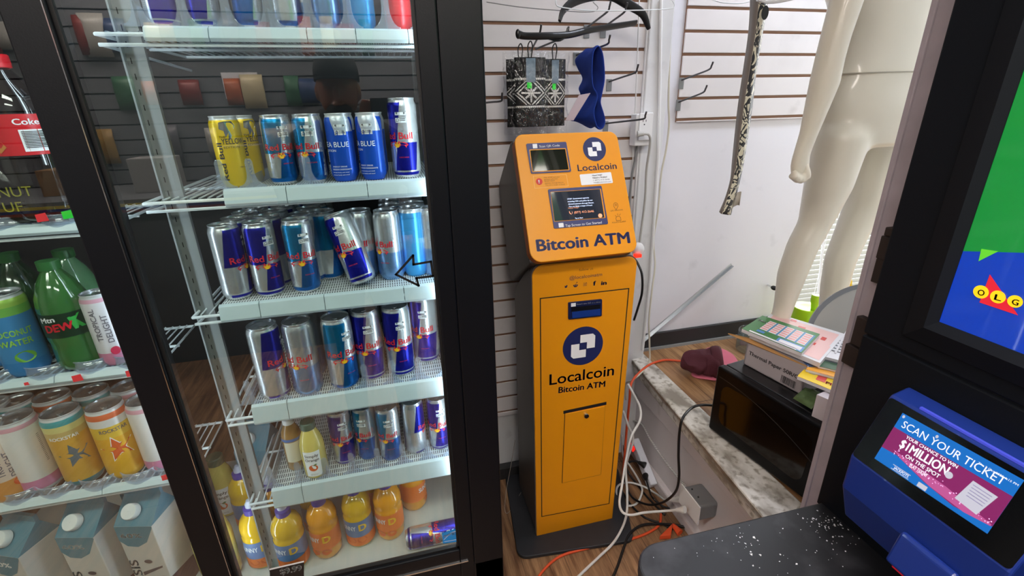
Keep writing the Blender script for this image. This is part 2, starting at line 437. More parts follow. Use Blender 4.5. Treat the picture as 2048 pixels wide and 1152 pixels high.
lanes(1.359, [-.318, -.265, -.16], .055, 'the shelf with the yellow can')
lanes(.873, [-.366+i*.0635 for i in range(8)], .062, 'the shelf with six spaced cans', y=1.036)
lanes(.628, [-.366+i*.0635 for i in range(8)], .062, 'the lowest cooler shelf', y=1.036)

# ---------------------------------------------------------------- cans
silver = mat('can_aluminium', 'd2d5d8', .22, .92)
def canmat(name, tl, bl, tr, br, split=.46, metal=.75, slant=-.28, rings=True, ringc=None):
    m, nt, b, u, v, _, tc = shader(name, 'UV', Roughness=.27, Metallic=metal)
    f = (u*2+((v-split)*slant)).frac(); A = f.gt(.5); Bv = v.gt(split)   # A: left of the front divider
    top = A.mix(tr, tl); bot = A.mix(br, bl); c = Bv.mix(bot, top)
    if rings:
        rg = v.gt(.085).op('MULTIPLY', v.lt(.105)); lo = v.lt(.085)
        c = rg.mix(c, ringc or 'd2d5d8'); c = lo.mix(c, ringc or tl)
        lo2 = v.lt(.045); c = lo2.mix(c, 'd2d5d8')
    sd = ((u-.5).op('ABSOLUTE')-.335).op('ABSOLUTE').lt(.085)
    if rings: c = sd.mix(c, 'cdd0d4')
    hi = v.gt(.945); c = hi.mix(c, 'cfd2d6')
    # ingredient columns: fine grey lines well round the side of the can
    side = ((u-.5).op('ABSOLUTE')-.30).op('ABSOLUTE').lt(.035); ln = (v*46).frac().lt(.45); nz = (u*210+(v*7)).op('SINE').gt(-.5)
    k = side.op('MULTIPLY', ln).op('MULTIPLY', v.gt(.2)).op('MULTIPLY', v.lt(.9)).op('MULTIPLY', nz)
    c = (k*.55).mix(c, '8a8f98')
    nt.links.new(c.s, b.inputs['Base Color']); return m
BL, SV, TQ = '1a1f9e', 'd2d5d8', '0b7fb4'
canmats = {
 'blue': canmat('can_blue_silver', BL, SV, SV, BL), 'turq': canmat('can_turquoise_silver', TQ, SV, SV, '1569b8', ringc='1569b8'),
 'yellow': canmat('can_yellow', 'e9c50e', 'e9c50e', 'e9c50e', 'e9c50e', metal=.25, rings=False),
 'sea': canmat('can_deep_blue', '1c55c8', '1c55c8', 'c4cbd6', '1c55c8', split=.74, metal=.35, slant=.5, rings=False),
 'zero': canmat('can_silver_pale_blue', SV, '7fa6d6', SV, '7fa6d6', split=.42, rings=False, metal=.8),
 'sky': canmat('can_sky_blue', '3c9fe0', '3c9fe0', '3c9fe0', '3c9fe0', metal=.5, rings=False),
 'red': canmat('can_red', 'd8333a', 'd8333a', 'c22a34', 'd8333a', metal=.35, rings=False),
 'violet': canmat('can_violet', '4a38b8', '3a2aa8', '6d62cf', '3a2aa8', metal=.6),
}
redt = mat('red_print', 'cf2030', .4); yelt = mat('yellow_print', 'f2c21a', .4); whtt = mat('white_print', 'f2f4f6', .45); navyt = mat('navy_print', '1c2450', .4); blkt = mat('black_print', '161616', .45)
def can_prof(r, h):
    return [(r*.72, 0), (r*.80, .001), (r*.86, .005), (r*.97, .012), (r, .018), (r, h-.017), (r*.985, h-.013), (r*.9, h-.006), (r*.875, h-.004), (r*.90, h-.0022), (r*.915, h-.0008), (r*.90, h)]
def lid_mesh(r, h):
    return M().lathe([(r*.90, h-.0002), (r*.875, h-.0006), (r*.86, h-.0045), (r*.8, h-.0052), (r*.3, h-.0042), (.0005, h-.0042)], 32, uvs=False)
def wrapfn(r, z0, ph0=0., off=.0005):
    return lambda x, y: V(((r+off)*sin(ph0+x/r), -(r+off)*cos(ph0+x/r), z0+y))
def tabmesh(h):
    m = M(); n = 16
    m.prism([(.0065*cos(2*pi*i/n), -.004+.0105*sin(2*pi*i/n), h-.0035) for i in range(n)], (0, 0, .0012)); return m
PROTO = {}
def can(kind, loc, turn=0., label='', grp='energy drink cans', r=.0265, h=.1335, detail=True, rot=None, word='Red Bull', wc=None, extra=None, cat='can'):
    key = (kind, r, h, detail, word)
    turn = turn+math.atan2(-loc[0], loc[1])
    if key in PROTO: 
        return dup(PROTO[key], loc, turn, label, grp, rot)
    t = thing('drink_can', label, cat, (0, 0, 0), 0, grp)
    M().lathe(can_prof(r, h), 40).build('body', canmats[kind], t, smooth=True, world=False, angle=60)
    lid_mesh(r, h).build('lid', silver, t, smooth=True, world=False)
    tabmesh(h).build('pull_tab', silver, t, world=False, bevel=.0003)
    if detail:
        zc = h*.485; K2 = r/.0265
        if word:
            m = M(); W = r*2.25
            if kind == 'yellow':
                fn = wrapfn(r, .02, -.35); put_text(m, 'Red Bull', lambda x, y: fn(-y-.004, x+.03), .07, .010, .03)
                m.build('wordmark', blkt, t, world=False)
                m = M(); f2 = wrapfn(r, h*.62, .1); put_text(m, 'THE', lambda x, y: f2(x-.012, y+.011), .011, .004, .02); put_text(m, 'YELLOW', lambda x, y: f2(x+.006, y), .042, .0105, .02); put_text(m, 'EDITION', lambda x, y: f2(x+.001, y-.008), .028, .0045, .01)
                put_text(m, 'ENERGY DRINK', lambda x, y: f2(x+.016, y-.045), .016, .0025)
                m.build('edition_lettering', blkt, t, world=False)
                m = M(); f3 = wrapfn(r, h*.80, .05)
                m.poly([f3(x*.030, y*.034) for x, y in [(-.4, .45), (-.1, .5), (.35, .5), (.5, .25), (.3, -.1), (.1, -.45), (-.02, -.5), (.05, -.1), (-.15, -.35), (-.2, .0), (-.45, .1)]]); m.build('silver_flash', silver, t, world=False)
            elif kind == 'sea':
                fn = wrapfn(r, h*.52, -.12); put_text(m, 'SEA BLUE', fn, .056, .0105, .0); put_text(m, 'EDITION', lambda x, y: fn(x-.012, y-.009), .026, .0045)
                put_text(m, 'ENERGY DRINK', lambda x, y: fn(x+.004, y-.040), .030, .003, .01); put_text(m, 'BOISSON ENERGISANTE', lambda x, y: fn(x+.008, y-.0455), .040, .003, .01)
                for q in (-.051, -.056): put_text(m, 'stimule body and mind', lambda x, y: fn(x+.004, y+q), .034, .0022)
                fv = wrapfn(r, .01, -.95); put_text(m, 'Red Bull', lambda x, y: fv(-y, x+.026), .05, .008, .03)
                m.build('edition_lettering', whtt, t, world=False)
            else:
                fn = wrapfn(r, zc+.003); put_text(m, word, fn, W, r*.47, .028); m.build('wordmark', redt if kind != 'red' else whtt, t, world=False)
                m = M(); f2 = wrapfn(r, zc-.0075*K2, 0, .0006)
                m.poly(bull(lambda x, y: f2((-.0105+x*.019)*K2, y*.017*K2))); m.poly(bull(lambda x, y: f2((.0105+x*.019)*K2, y*.017*K2), -1)); e = m.build('bull_emblem', redt, t, world=False)
                m = M(); m.poly([f2(.0065*cos(i*pi/8), .0055*sin(i*pi/8)) for i in range(16)]); o = m.build('sun_disc', yelt, t, world=False)
                m = M(); f3 = wrapfn(r, h*.08, .28); put_text(m, 'ENERGY DRINK', lambda x, y: f3(x+.004, y+.030), .020, .0026, .01); m.build('small_lettering', redt, t, world=False)
        # health panel with a magnifier
        m = M(); f4 = wrapfn(r, h*.76, .42, .0005)
        m.poly([f4(*p) for p in [(-.011, -.009), (.0, -.009), (.011, -.009), (.011, .0), (0, .0), (-.011, 0)]]); m.poly([f4(*p) for p in [(-.011, .0055), (0, .0055), (.011, .0055), (.011, .011), (0, .011), (-.011, .011)]]) if kind != 'yellow' else None
        if kind in ('blue', 'turq', 'sea', 'violet'):
            m.build('nutrition_panel', mat('panel_white', 'd9dde0', .4), t, world=False)
            m = M(); f5 = wrapfn(r, h*.76, .42, .0008); n = 14
            for i in range(n):
                a, c = 2*pi*i/n, 2*pi*(i+1)/n
                m.poly([f5(-.0065+.003*cos(a), -.004+.003*sin(a)), f5(-.0065+.003*cos(c), -.004+.003*sin(c)), f5(-.0065+.0021*cos(c), -.004+.0021*sin(c)), f5(-.0065+.0021*cos(a), -.004+.0021*sin(a))])
            m.poly([f5(-.0088, -.0058), f5(-.0080, -.0064), f5(-.0098, -.0086), f5(-.0106, -.008)])
            for q in (-.0025, -.0055, .0075, .0093): m.poly([f5(-.002 if q < 0 else -.009, q), f5(.009, q), f5(.009, q+.0014), f5(-.002 if q < 0 else -.009, q+.0014)])
            m.build('panel_marks', blkt, t, world=False)
    PROTO[key] = t
    t.location = V(loc); t.rotation_euler = rot if rot is not None else (0, 0, turn)
    return t

def on(px, py, y, z): 
    p = at(px, py, y=y); return (p.x, y, z)
G0 = 'energy drink cans on the top cooler shelf'; G1 = 'energy drink cans beside the yellow can'; G2 = 'energy drink cans on the crowded cooler shelf'; G3 = 'energy drink cans on the six-can shelf'; G4 = 'energy drink cans on the lowest cooler shelf'
yy = 1.075
# shelf 0 (only the lower halves are in the photo)
for kind, px, r, lab, tn in (('violet', 330, .0265, 'violet blue can, leftmost on the top shelf behind the right cooler door', .9), ('blue', 415, .0265, 'dark blue can, second from the left on the top cooler shelf', -1.2), ('turq', 503, .0265, 'turquoise can on the top cooler shelf between dark blue and silver cans', -1.1),
        ('turq', 577, .0265, 'silver can with blue foot, fourth from the left on the top cooler shelf', .95), ('zero', 655, .0265, 'pale silver blue can in the middle right of the top cooler shelf', 0), ('sky', 724, .0265, 'sky blue can just left of the red can on the top cooler shelf', 0), ('red', 798, .0265, 'red can at the right end of the top cooler shelf', -.3)):
    can(kind, on(px, 48, yy, 1.638), tn, lab, G0, r, detail=(kind == 'red'), word='Red Bull')
for kind, px, lab in (('blue', 375, 'dark can behind the two leftmost cans of the top cooler shelf'), ('zero', 610, 'silver can in the back row of the top shelf, left of the pale blue can'), ('sky', 690, 'light blue can in the row behind on the top cooler shelf')):
    can(kind, on(px, 45, yy+.075, 1.638), .4, lab, G0, detail=False)
# shelf 1
z = 1.3585
can('yellow', on(476, 372, yy, z), .05, 'yellow energy drink can at the left end of its cooler shelf', G1)
can('yellow', on(508, 372, yy+.062, z), .6, 'yellow can half hidden behind the front yellow can', G1)
can('turq', on(571, 368, yy, z), .1, 'turquoise can directly right of the yellow cans', G1)
can('turq', on(632, 367, yy, z), -.45, 'second turquoise can, left of the deep blue cans', G1)
can('sea', on(693, 366, yy, z), -.35, 'deep blue edition can, left one of the pair', G1)
can('sea', on(751, 364, yy, z), -.62, 'deep blue edition can, right one of the pair', G1)
can('blue', on(817, 360, yy, z), -.55, 'taller blue and silver can at the right end beside the deep blue pair', G1, r=.0295, h=.160)
for px, k, dy in ((571, 'turq', .06), (632, 'turq', .06), (693, 'sea', .06), (751, 'sea', .06)):
    can(k, on(px+6, 366, yy+dy, z), .3, ('turquoise' if k == 'turq' else 'deep blue')+' can in the second row of the shelf with the yellow can', G1+', second row', detail=False)
# shelf 2
z = 1.1225
H2, R2 = .162, .0302
can('blue', on(482, 603, yy, z), 1.05, 'tall blue and silver can, leftmost on the crowded cooler shelf', G2, R2, H2)
can('blue', on(546, 597, yy, z), .08, 'tall blue and silver can, second from the left on the crowded cooler shelf', G2, R2, H2)
can('turq', on(618, 588, yy, z), -.08, 'tall turquoise can just left of the tilted can', G2, R2, H2)
can('blue', (-.085, yy-.012, z+.0105), -.42, 'blue and silver can tilted over to the left in the gap of the crowded shelf', G2, R2, H2, rot=(R(-3), R(-20), -.55))
can('zero', on(737, 572, yy+.055, z), -.8, 'silver and pale blue can directly behind the tilted can', G2, R2, H2, word='Red Bull')
can('zero', on(786, 553, yy+.03, z), -.9, 'silver and pale blue can to the right of the tilted can', G2, R2, H2)
can('sky', on(833, 543, yy+.04, z), 0, 'sky blue can behind the arrow sticker', G2, R2, H2, detail=False)
can('zero', (.078, yy+.03, z), 1.9, 'silver can cut off by the right door frame on the crowded shelf', G2, .0265, H2, detail=False)
can('turq', on(668, 570, yy+.075, z), .4, 'dark turquoise can in shade behind the tilted can', G2, R2, H2, detail=False)
for i, px in enumerate((482, 546, 618)):
    for j in range(1, 5):
        p = on(px, 597, yy, z); can('blue' if i < 2 else 'turq', (p[0]+.006*j, yy+.0605*j, z), .5*i+j, 'tall can in the rows behind the three front cans of the crowded cooler shelf', G2+', back rows', R2, H2, detail=False)
for j in (1, 2): can('zero', (on(786, 553, yy, z)[0]+.01, yy+.03+.061*j, z), .4, 'silver can in the rows behind the silver and pale blue cans', G2+', back rows right', R2, H2, detail=False); can('sky', (on(833, 543, yy, z)[0]+.01, yy+.04+.061*j, z), .4, 'sky blue can in the rows behind the sky blue can', G2+', back rows sky blue', R2, H2, detail=False)
# shelf 3
z = .8725; y3 = 1.085; R3, H3 = .0335, .184
can('blue', on(556, 795, y3-.02, z), 1.0, 'blue and silver can, leftmost of the six spaced cans', G3, R3, H3)
can('zero', on(622, 790, y3-.02, z), -.6, 'silver and pale blue can, second of the six spaced cans', G3, R3, H3)
can('turq', on(694, 779, y3-.02, z), .15, 'turquoise can, third of the six spaced cans', G3, R3, H3)
can('blue', on(748, 760, y3+.005, z), -.35, 'blue and silver can, fourth of the six spaced cans', G3, R3, H3)
can('blue', on(806, 752, y3+.005, z), -.2, 'blue and silver can, fifth of the six spaced cans', G3, R3, H3)
can('blue', on(855, 714, y3+.055, z), -.5, 'blue and silver can set further back, last of the six spaced cans', G3, R3, H3)
for px, k, n in ((622, 'zero', 1), (694, 'turq', 2), (748, 'blue', 2), (806, 'blue', 1)):
    for j in range(1, 2): can(k, (on(px, 770, y3, z)[0], y3+.065*j, z), .3, 'can in the row behind the six spaced cans', G3+', back row', R3, H3, detail=False)
# shelf 4
z = .6275
H4, R4 = .160, .0285
can('blue', on(692, 912, y3+.01, z), -.3, 'blue and silver can right of the orange juice bottle', G4, R4, H4)
can('turq', on(740, 910, y3+.01, z), -.8, 'silver and turquoise can, second from the juice bottle on the lowest shelf', G4, R4, H4)
can('turq', on(786, 918, y3-.01, z), -.45, 'turquoise can in the middle of the lowest cooler shelf', G4, R4, H4)
can('blue', on(833, 893, y3, z), 1.5, 'silver backed can turned away, second from the right on the lowest shelf', G4, R4, H4)
can('blue', on(881, 885, y3, z), -.2, 'blue and silver can at the right end of the lowest cooler shelf', G4, R4, H4)
# can lying on the floor of the cooler
can('blue', (-.07, 1.035, .338+.0285), 0, 'blue and silver can lying on its side on the cooler floor', 'can lying on the cooler floor', R2, H2, rot=(R(-60), 0, 0))
bpy.context.view_layer.update()
lying = [o for o in bpy.data.objects if o.get('label', '').startswith('blue and silver can lying')][0]
lying.rotation_euler = Matrix(((0, 0, 1), (-sin(.9), cos(.9), 0), (-cos(.9), -sin(.9), 0))).to_euler()

# ---------------------------------------------------------------- bottles
def bottle(name, prof, liquid, cap, label, cat, loc, turn=0, grp=None, capprof=None, lab=None, n=32):
    t = thing(name, label, cat, (0, 0, 0), 0, grp)
    M().lathe(prof, n).build('bottle_body', liquid, t, smooth=True, world=False, angle=60)
    if capprof: M().lathe(capprof, 24).build('cap', cap, t, smooth=True, world=False, angle=30)
    if lab: lab(t)
    t.location = V(loc); t.rotation_euler = (0, 0, turn); return t
def band(t, r, z0, z1, m, name='label_band', a0=-pi, a1=pi, off=.0005, n=32):
    q = M(); rings = []
    for z in (z0, z1): rings.append([V(((r+off)*sin(a0+(a1-a0)*i/n), -(r+off)*cos(a0+(a1-a0)*i/n), z)) for i in range(n+1)])
    q.loft(rings, closed=False); return q.build(name, m, t, smooth='all', world=False)
juice = mat('orange_juice', 'e79a12', .12, 0, .6, coat=.6); juice_y = mat('yellow_juice', 'dfb21c', .12, 0, .6, coat=.6)
purple = mat('purple_cap', '4a3fa0', .4); frost = mat('frosted_cap', 'c9cce0', .3)
orangel = mat('orange_label', 'e8762a', .4); bluel = mat('sleeve_blue', '5f7fae', .4)
def sunny(loc, turn, lab, blue):
    def L(t):
        r = .0345
        band(t, r, .035, .088, bluel if blue else orangel)
        if blue: band(t, r, .012, .04, orangel, 'fruit_band', off=.001)
        m = M(); fn = wrapfn(r, .062, .0, .0012); put_text(m, 'SUNNY', lambda x, y: fn(x-.016, y), .040, .014, .03); m.build('brand_lettering', whtt, t, world=False)
        m = M(); put_text(m, 'D', lambda x, y: fn(x+.020, y-.003), .017, .020, .05); m.build('brand_letter', yelt, t, world=False)
        m = M(); f2 = wrapfn(r, .03, .1, .0015)
        for q in (-.014, .012): m.poly([f2(q+.012*cos(i*pi/8), .009*sin(i*pi/8)) for i in range(16)])
        m.build('fruit_print', mat('fruit_orange', 'd86218', .4), t, world=False)
        m = M().lathe([(.0105, .168), (.0105, .178), (.008, .181), (.006, .187), (.0005, .188)], 20); m.build('sport_spout', frost, t, smooth=True, world=False)
    pr = [(.001, 0), (.026, 0), (.031, .004), (.0345, .014), (.0345, .088), (.034, .096), (.0325, .1), (.0345, .108), (.034, .122), (.028, .139), (.018, .150), (.0135, .154), (.0135, .158)]
    t = bottle('juice_bottle', pr, juice_y if blue else juice, purple, lab, 'bottle', loc, turn, 'orange juice drink bottles on the cooler floor', [(.0135, .152), (.0165, .153), (.0165, .167), (.0105, .170)], L)
    for c in list(t.children): c.data.transform(Matrix.Scale(1.13, 4))
    return t
zf = .339
sunny(on(592, 1125, 1.07, zf), -.2, 'orange juice drink bottle behind the reflected circle, left one of the front row', True)
sunny(on(660, 1108, 1.085, zf), -.35, 'orange juice drink bottle second from the left in the front row on the cooler floor', False)
sunny(on(727, 1092, 1.10, zf), -.25, 'yellow juice drink bottle with blue and orange label, third in the front row', True)
sunny(on(786, 1078, 1.10, zf), -.35, 'orange juice drink bottle at the right of the front row on the cooler floor', False)
for i, (px, py, y, l) in enumerate(((520, 1080, 1.10, 'juice drink bottle with purple cap at the far left of the cooler floor'), (560, 1060, 1.18, 'juice drink bottle in the second row behind the left front bottle'), (640, 1050, 1.18, 'juice drink bottle in the second row under the lowest shelf'),
        (830, 1010, 1.19, 'juice drink bottle in the second row, furthest right'), (505, 1040, 1.25, 'juice drink bottle far back at the left wall of the right bay'), (755, 1030, 1.20, 'juice drink bottle peeking out behind the two right front bottles'))):
    sunny(on(px, py, y, zf), .5*i, l, i % 2 == 0)
def simply(loc, turn, lab, s=1., grp=None):
    def L(t):
        m = M(); r = .029*s; fn = wrapfn(r, .052*s, 0, .0008)
        m2 = M(); rows = []
        for z_ in (-.040, .034): rows.append([fn(x*s, z_*s) for x in [(-.018+i*.036/8)*(1 if z_ < 0 else 1.15) for i in range(9)]])
        m2.loft(rows, closed=False); m2.build('paper_label', whtt, t, world=False)
        fn = wrapfn(r, .052*s, 0, .0014)
        m = M(); put_text(m, 'Simply', lambda x, y: fn(x, y+.018*s), .032*s, .008*s, .02); put_text(m, 'Orange', lambda x, y: fn(x, y+.006*s), .032*s, .008*s, .02)
        for q in (-.033, -.036): put_text(m, '100% pure juice', lambda x, y: fn(x, y+q*s), .018*s, .002*s)
        m.build('label_lettering', blkt, t, world=False)
        m = M(); m.poly([fn(.0105*s*cos(i*pi/10), (-.014+.0095*sin(i*pi/10))*s) for i in range(20)]); m.build('orange_print', mat('print_orange', 'd9601c', .4), t, world=False)
        m = M(); m.poly([fn(x*s, y*s) for x, y in [(0, -.006), (.006, -.002), (.010, -.004), (.004, -.009)]]); m.build('leaf_print', mat('print_green', '2f7a3a', .4), t, world=False)
    pr = [(.001, 0), (.022, 0), (.027, .004), (.029, .012), (.029, .084), (.028, .098), (.023, .118), (.0165, .134), (.0145, .140), (.0145, .146)]
    pr = [(a*s, b*s) for a, b in pr]
    return bottle('orange_juice_bottle', pr, mat('pale_juice', 'd9c66a', .15, 0, .5, coat=.5), mat('green_cap', '2f5a4c', .4), lab, 'bottle', loc, turn, grp, [(a*s, b*s) for a, b in [(.0145, .138), (.0175, .139), (.0175, .156), (.016, .158), (.0005, .158)]], L)
simply(on(634, 938, y3-.02, .628), 0, 'small carafe of orange juice with a white label on the lowest cooler shelf')
def L(t):
    band(t, .024, .03, .09, mat('beige_label', 'cfc6ae', .5), a0=-.9, a1=1.0); band(t, .024, .092, .10, mat('blue_band', '4468a8', .4))
bottle('tea_bottle', [(.001, 0), (.02, 0), (.024, .006), (.024, .10), (.021, .115), (.014, .13), (.012, .138)], mat('brown_drink', '9a7440', .2, coat=.4), wht, 'brown drink bottle with beige label left of the small juice carafe', 'bottle', on(596, 928, y3+.02, .628), .2, None, [(.014, .135), (.014, .15), (.0005, .15)], L)
# ---- left bay
def L(t):
    r = .0475
    band(t, r, .118, .185, mat('cola_red', 'd01a26', .35))
    m = M(); fn = wrapfn(r, .168, .75, .0012); put_text(m, 'Coke', fn, .034, .010, .03); m.build('label_lettering', whtt, t, world=False)
    m = M(); fn = wrapfn(r, .124, .82, .0012); m.poly([fn(-.017, 0), fn(0, 0), fn(.017, 0), fn(.017, .036), fn(0, .036), fn(-.017, .036)]); m.build('barcode_panel', whtt, t, world=False)
    m = M(); f2 = wrapfn(r, .124, .82, .002)
    for i in range(11): m.poly([f2(-.014, .006+i*.0026), f2(0, .006+i*.0026), f2(.014, .006+i*.0026), f2(.014, .0072+i*.0026+(.0006 if i % 3 else 0)), f2(0, .0072+i*.0026), f2(-.014, .0072+i*.0026)])
    m.build('barcode', blkt, t, world=False)
    m = M(); f3 = wrapfn(r, .12, -.25, .0014); m.poly([f3(x, y) for x, y in [(.0, .002), (.012, .012), (-.004, .035), (-.02, .055), (-.028, .058), (-.014, .03)]]); m.build('flash_print', mat('gold_print', 'c8803a', .4), t, world=False)
cola = mat('cola', '0d0809', .08, 0, .6, coat=1.)
bottle('cola_bottle', [(.001, 0), (.036, 0), (.046, .01), (.0475, .03), (.045, .06), (.0475, .09), (.0475, .19), (.044, .21), (.030, .238), (.017, .255), (.0145, .262), (.0145, .268)], cola, mat('red_cap', 'd8202c', .35),
       'dark cola bottle with red label and red cap behind the left cooler glass', 'bottle', (on(45, 300, 1.07, 0)[0]+.008, 1.07, 1.318), 0, None, [(.0165, .258), (.0195, .259), (.0195, .278), (.018, .2795), (.0005, .2795)], L)
t = thing('snack_bag', 'black glossy bag with yellow lettering in front of the cola bottle', 'bag', (-.66, 1.035, 1.315))
m = M(); nx, nz = 14, 8; rows = []
for j in range(nz+1):
    v = j/nz; rows.append([V((-.74+.155*i/nx, 1.036-.012*sin(pi*i/nx)*sin(pi*v)**.5+.003*noise.noise(V((i, j, 3))), 1.318+.10*v)) for i in range(nx+1)]+[V((-.74+.155*i/nx, 1.036+.0*1, 1.318+.10*v)) for i in range(nx, -1, -1)])
m.loft(rows); m.build('pouch', mat('black_foil', '0e0e10', .2, 0, .7, bump=.6, bscale=50), t, smooth=True)
m = M(); fb = Face((-.66, 1.0205, 1.35), (1, 0, 0), (0, 0, 1)); put_text(m, 'NUT', lambda x, y: fb.P(x+.02, y+.018), .05, .018, .0); put_text(m, 'TUF', lambda x, y: fb.P(x+.0, y-.008), .045, .018, .0); m.build('lettering', mat('dull_yellow', '8c8a1e', .5), t)
pr = [(a*1.1, b) for a, b in [(.001, 0), (.028, 0), (.037, .008), (.0385, .02), (.0375, .04), (.037, .06), (.0385, .07), (.0385, .135), (.036, .155), (.026, .185), (.015, .205), (.0135, .212)]]
dew = mat('green_soda', '3f7a3c', .1, 0, .6, coat=1., trans=.25)
def L(t):
    r = .0424; band(t, r, .078, .128, mat('dew_dark_green', '10301a', .4))
    m = M(); fn = wrapfn(r, .108, .0, .0012); put_text(m, 'Mtn', lambda x, y: fn(x-.012, y+.004+x*.12), .026, .011, .04); m.build('label_lettering', whtt, t, world=False)
    m = M(); put_text(m, 'DEW', lambda x, y: fn(x+.002, y-.015+x*.12), .046, .016, .06); m.build('red_lettering', redt, t, world=False)
    m = M(); m.poly([fn(x, y) for x, y in [(.020, .010), (.040, .016), (.032, .004), (.044, -.014), (.026, -.016)]]); m.build('green_flash', mat('dew_flash', '33a544', .4), t, world=False)
bottle('green_soda_bottle', pr, dew, mat('soda_cap', '2d6b34', .4), 'green soda bottle with red and white lettering behind the left cooler glass', 'bottle', on(178, 735, 1.07, 1.012), .0, None, [(.0150, .208), (.0180, .209), (.0180, .226), (.0005, .227)], L)
bottle('green_soda_bottle', pr, mat('green_soda_dark', '1d3d22', .12, coat=1.), MC['soda_cap'], 'darker green soda bottle in the row behind the lettered one', 'bottle', on(95, 700, 1.16, 1.012), .3, None, [(.0150, .208), (.0180, .209), (.0180, .226), (.0005, .227)])
bottle('green_soda_bottle', pr, mat('green_soda_pale', '5b8a62', .12, coat=1.), MC['soda_cap'], 'pale green soda bottle right behind the lettered soda bottle', 'bottle', on(200, 700, 1.155, 1.012), .3, None, [(.0150, .208), (.0180, .209), (.0180, .226), (.0005, .227)])
# two-tone cans of the left bay
def vcan(name, bands, metal=.2):
    m, nt, b, u, v, _, tc = shader(name, 'UV', Roughness=.3, Metallic=metal)
    c = None
    for thr, colr in bands:
        if c is None:
            n = nt.nodes.new('ShaderNodeRGB'); n.outputs[0].default_value = rgba(colr); c = N(nt, n.outputs[0])
        else: c = v.gt(thr).mix(c, colr)
    c = v.gt(.95).mix(c, 'cfd2d6')
    nt.links.new(c.s, b.inputs['Base Color']); canmats[name] = m
vcan('coconut', [(0, '3a86c8'), (.2, '4b93d0'), (.76, '7fc05a'), (.86, 'a8cf5c')])
vcan('tropical', [(0, 'd98aa8'), (.2, 'e9e4ea'), (.9, 'e0a8bc')])
vcan('peach', [(0, 'd9974e'), (.3, 'e6d2c4'), (.9, 'e0b0a0')])
vcan('white_pink', [(0, 'e2dfe2'), (.06, 'd98ab0'), (.2, 'e6e4e4'), (.9, 'd9a0b0')])
vcan('golden', [(0, '2c8090'), (.1, 'd8a640'), (.72, 'c9b070'), (.8, 'd8d088'), (.88, '3aa0a8')])
vcan('sunburst', [(0, 'e8b02a'), (.62, 'e6c040'), (.78, 'dcdcdc'), (.88, 'd86a40')])
def deco(t, r, items):
    for name, mt, fnb in items:
        m = M(); fnb(m, r); m.build(name, mt, t, world=False)
def put(kind, px, py, y, z, r, h, lab, grp, turn, items=()):
    t = can(kind, on(px, py, y, z), turn, lab, grp, r, h, detail=False)
    key = (kind, r, h, False, 'Red Bull')
    if PROTO[key] is t: deco(t, r, items)
    return t
GL = 'cans in the left bay of the cooler'
def ctext(txt, w, h, z, ph=0., dx=0., vert=False, bold=.03):
    def f(m, r):
        fn = wrapfn(r, z, ph, .0009)
        put_text(m, txt, (lambda x, y: fn(-y+dx, x)) if vert else (lambda x, y: fn(x+dx, y)), w, h, bold)
    return f
def cpoly(pts, z, ph=0., off=.0011):
    def f(m, r):
        fn = wrapfn(r, z, ph, off); m.poly([fn(*p) for p in pts])
    return f
lime = mat('lime_print', '9ad050', .4); orgp = mat('orange_print2', 'd2561e', .4); grn = mat('leaf_print2', '3a9a4a', .4)
put('coconut', 62, 735, 1.065, 1.012, .0355, .172, 'blue coconut water can with green top beside the green soda bottle', GL, .1, [('lettering', lime, ctext('COCONUT', .06, .013, .09, -.25)), ('lettering', lime, ctext('WATER', .05, .013, .070, -.25)), ('lime_print', mat('lime_fruit', '6fae3a', .4), cpoly([(.016*cos(i*pi/8), .012*sin(i*pi/8)) for i in range(16)], .045, -.1))])
put('coconut', 0, 690, 1.13, 1.012, .0355, .172, 'blue coconut water can at the left picture edge, behind the front one', GL, .9)
put('tropical', 248, 745, 1.06, 1.012, .0285, .157, 'slim white and pink can right of the green soda bottle', GL, -.1, [('lettering', mat('grey_print', '77707a', .4), ctext('TROPICAL', .07, .010, .095, -.2, -.004, True)), ('lettering', MC['grey_print'], ctext('DELIGHT', .06, .010, .085, -.2, .012, True)), ('berry_print', mat('berry', 'c83050', .4), cpoly([(.008*cos(i*pi/8), .009*sin(i*pi/8)) for i in range(16)], .036, .1))])
put('peach', 30, 985, 1.06, .724, .0365, .182, 'peach and white can with vertical lettering at the left picture edge', GL, .1, [('lettering', MC['grey_print'], ctext('TROPICAL', .07, .012, .10, .0, -.004, True)), ('lettering', MC['grey_print'], ctext('DELIGHT', .06, .012, .09, .0, .014, True)), ('fruit_print', orgp, cpoly([(.013*cos(i*pi/8), .011*sin(i*pi/8)) for i in range(16)], .045, .4))])
put('white_pink', 88, 965, 1.075, .724, .0365, .182, 'white can with a pink foot, left of the golden can', GL, .3, [('panel_lines', mat('grey_lines', '8c8c92', .5), lambda m, r: [cpoly([(.0, q), (.02, q), (.02, q+.0015), (0, q+.0015)], .07, .25)(m, r) for q in [i*.004 for i in range(18)]])])
def starf(k, m, r):
    pts = [(k*(1 if i % 2 == 0 else .42)*cos(pi/2+i*pi/5+.2), k*(1 if i % 2 == 0 else .42)*sin(pi/2+i*pi/5+.2)) for i in range(10)]
    for i in range(10): cpoly([(0, 0), pts[i], pts[(i+1) % 10]], .085, .0)(m, r)
put('golden', 178, 958, 1.075, .724, .0365, .182, 'golden can with a dark star, between the white and the orange star cans', GL, -.1, [('star_print', mat('slate_print', '4a6470', .4), lambda m, r: starf(.030, m, r)), ('lettering', whtt, ctext('ROCKSTAR', .05, .008, .128, -.2))])
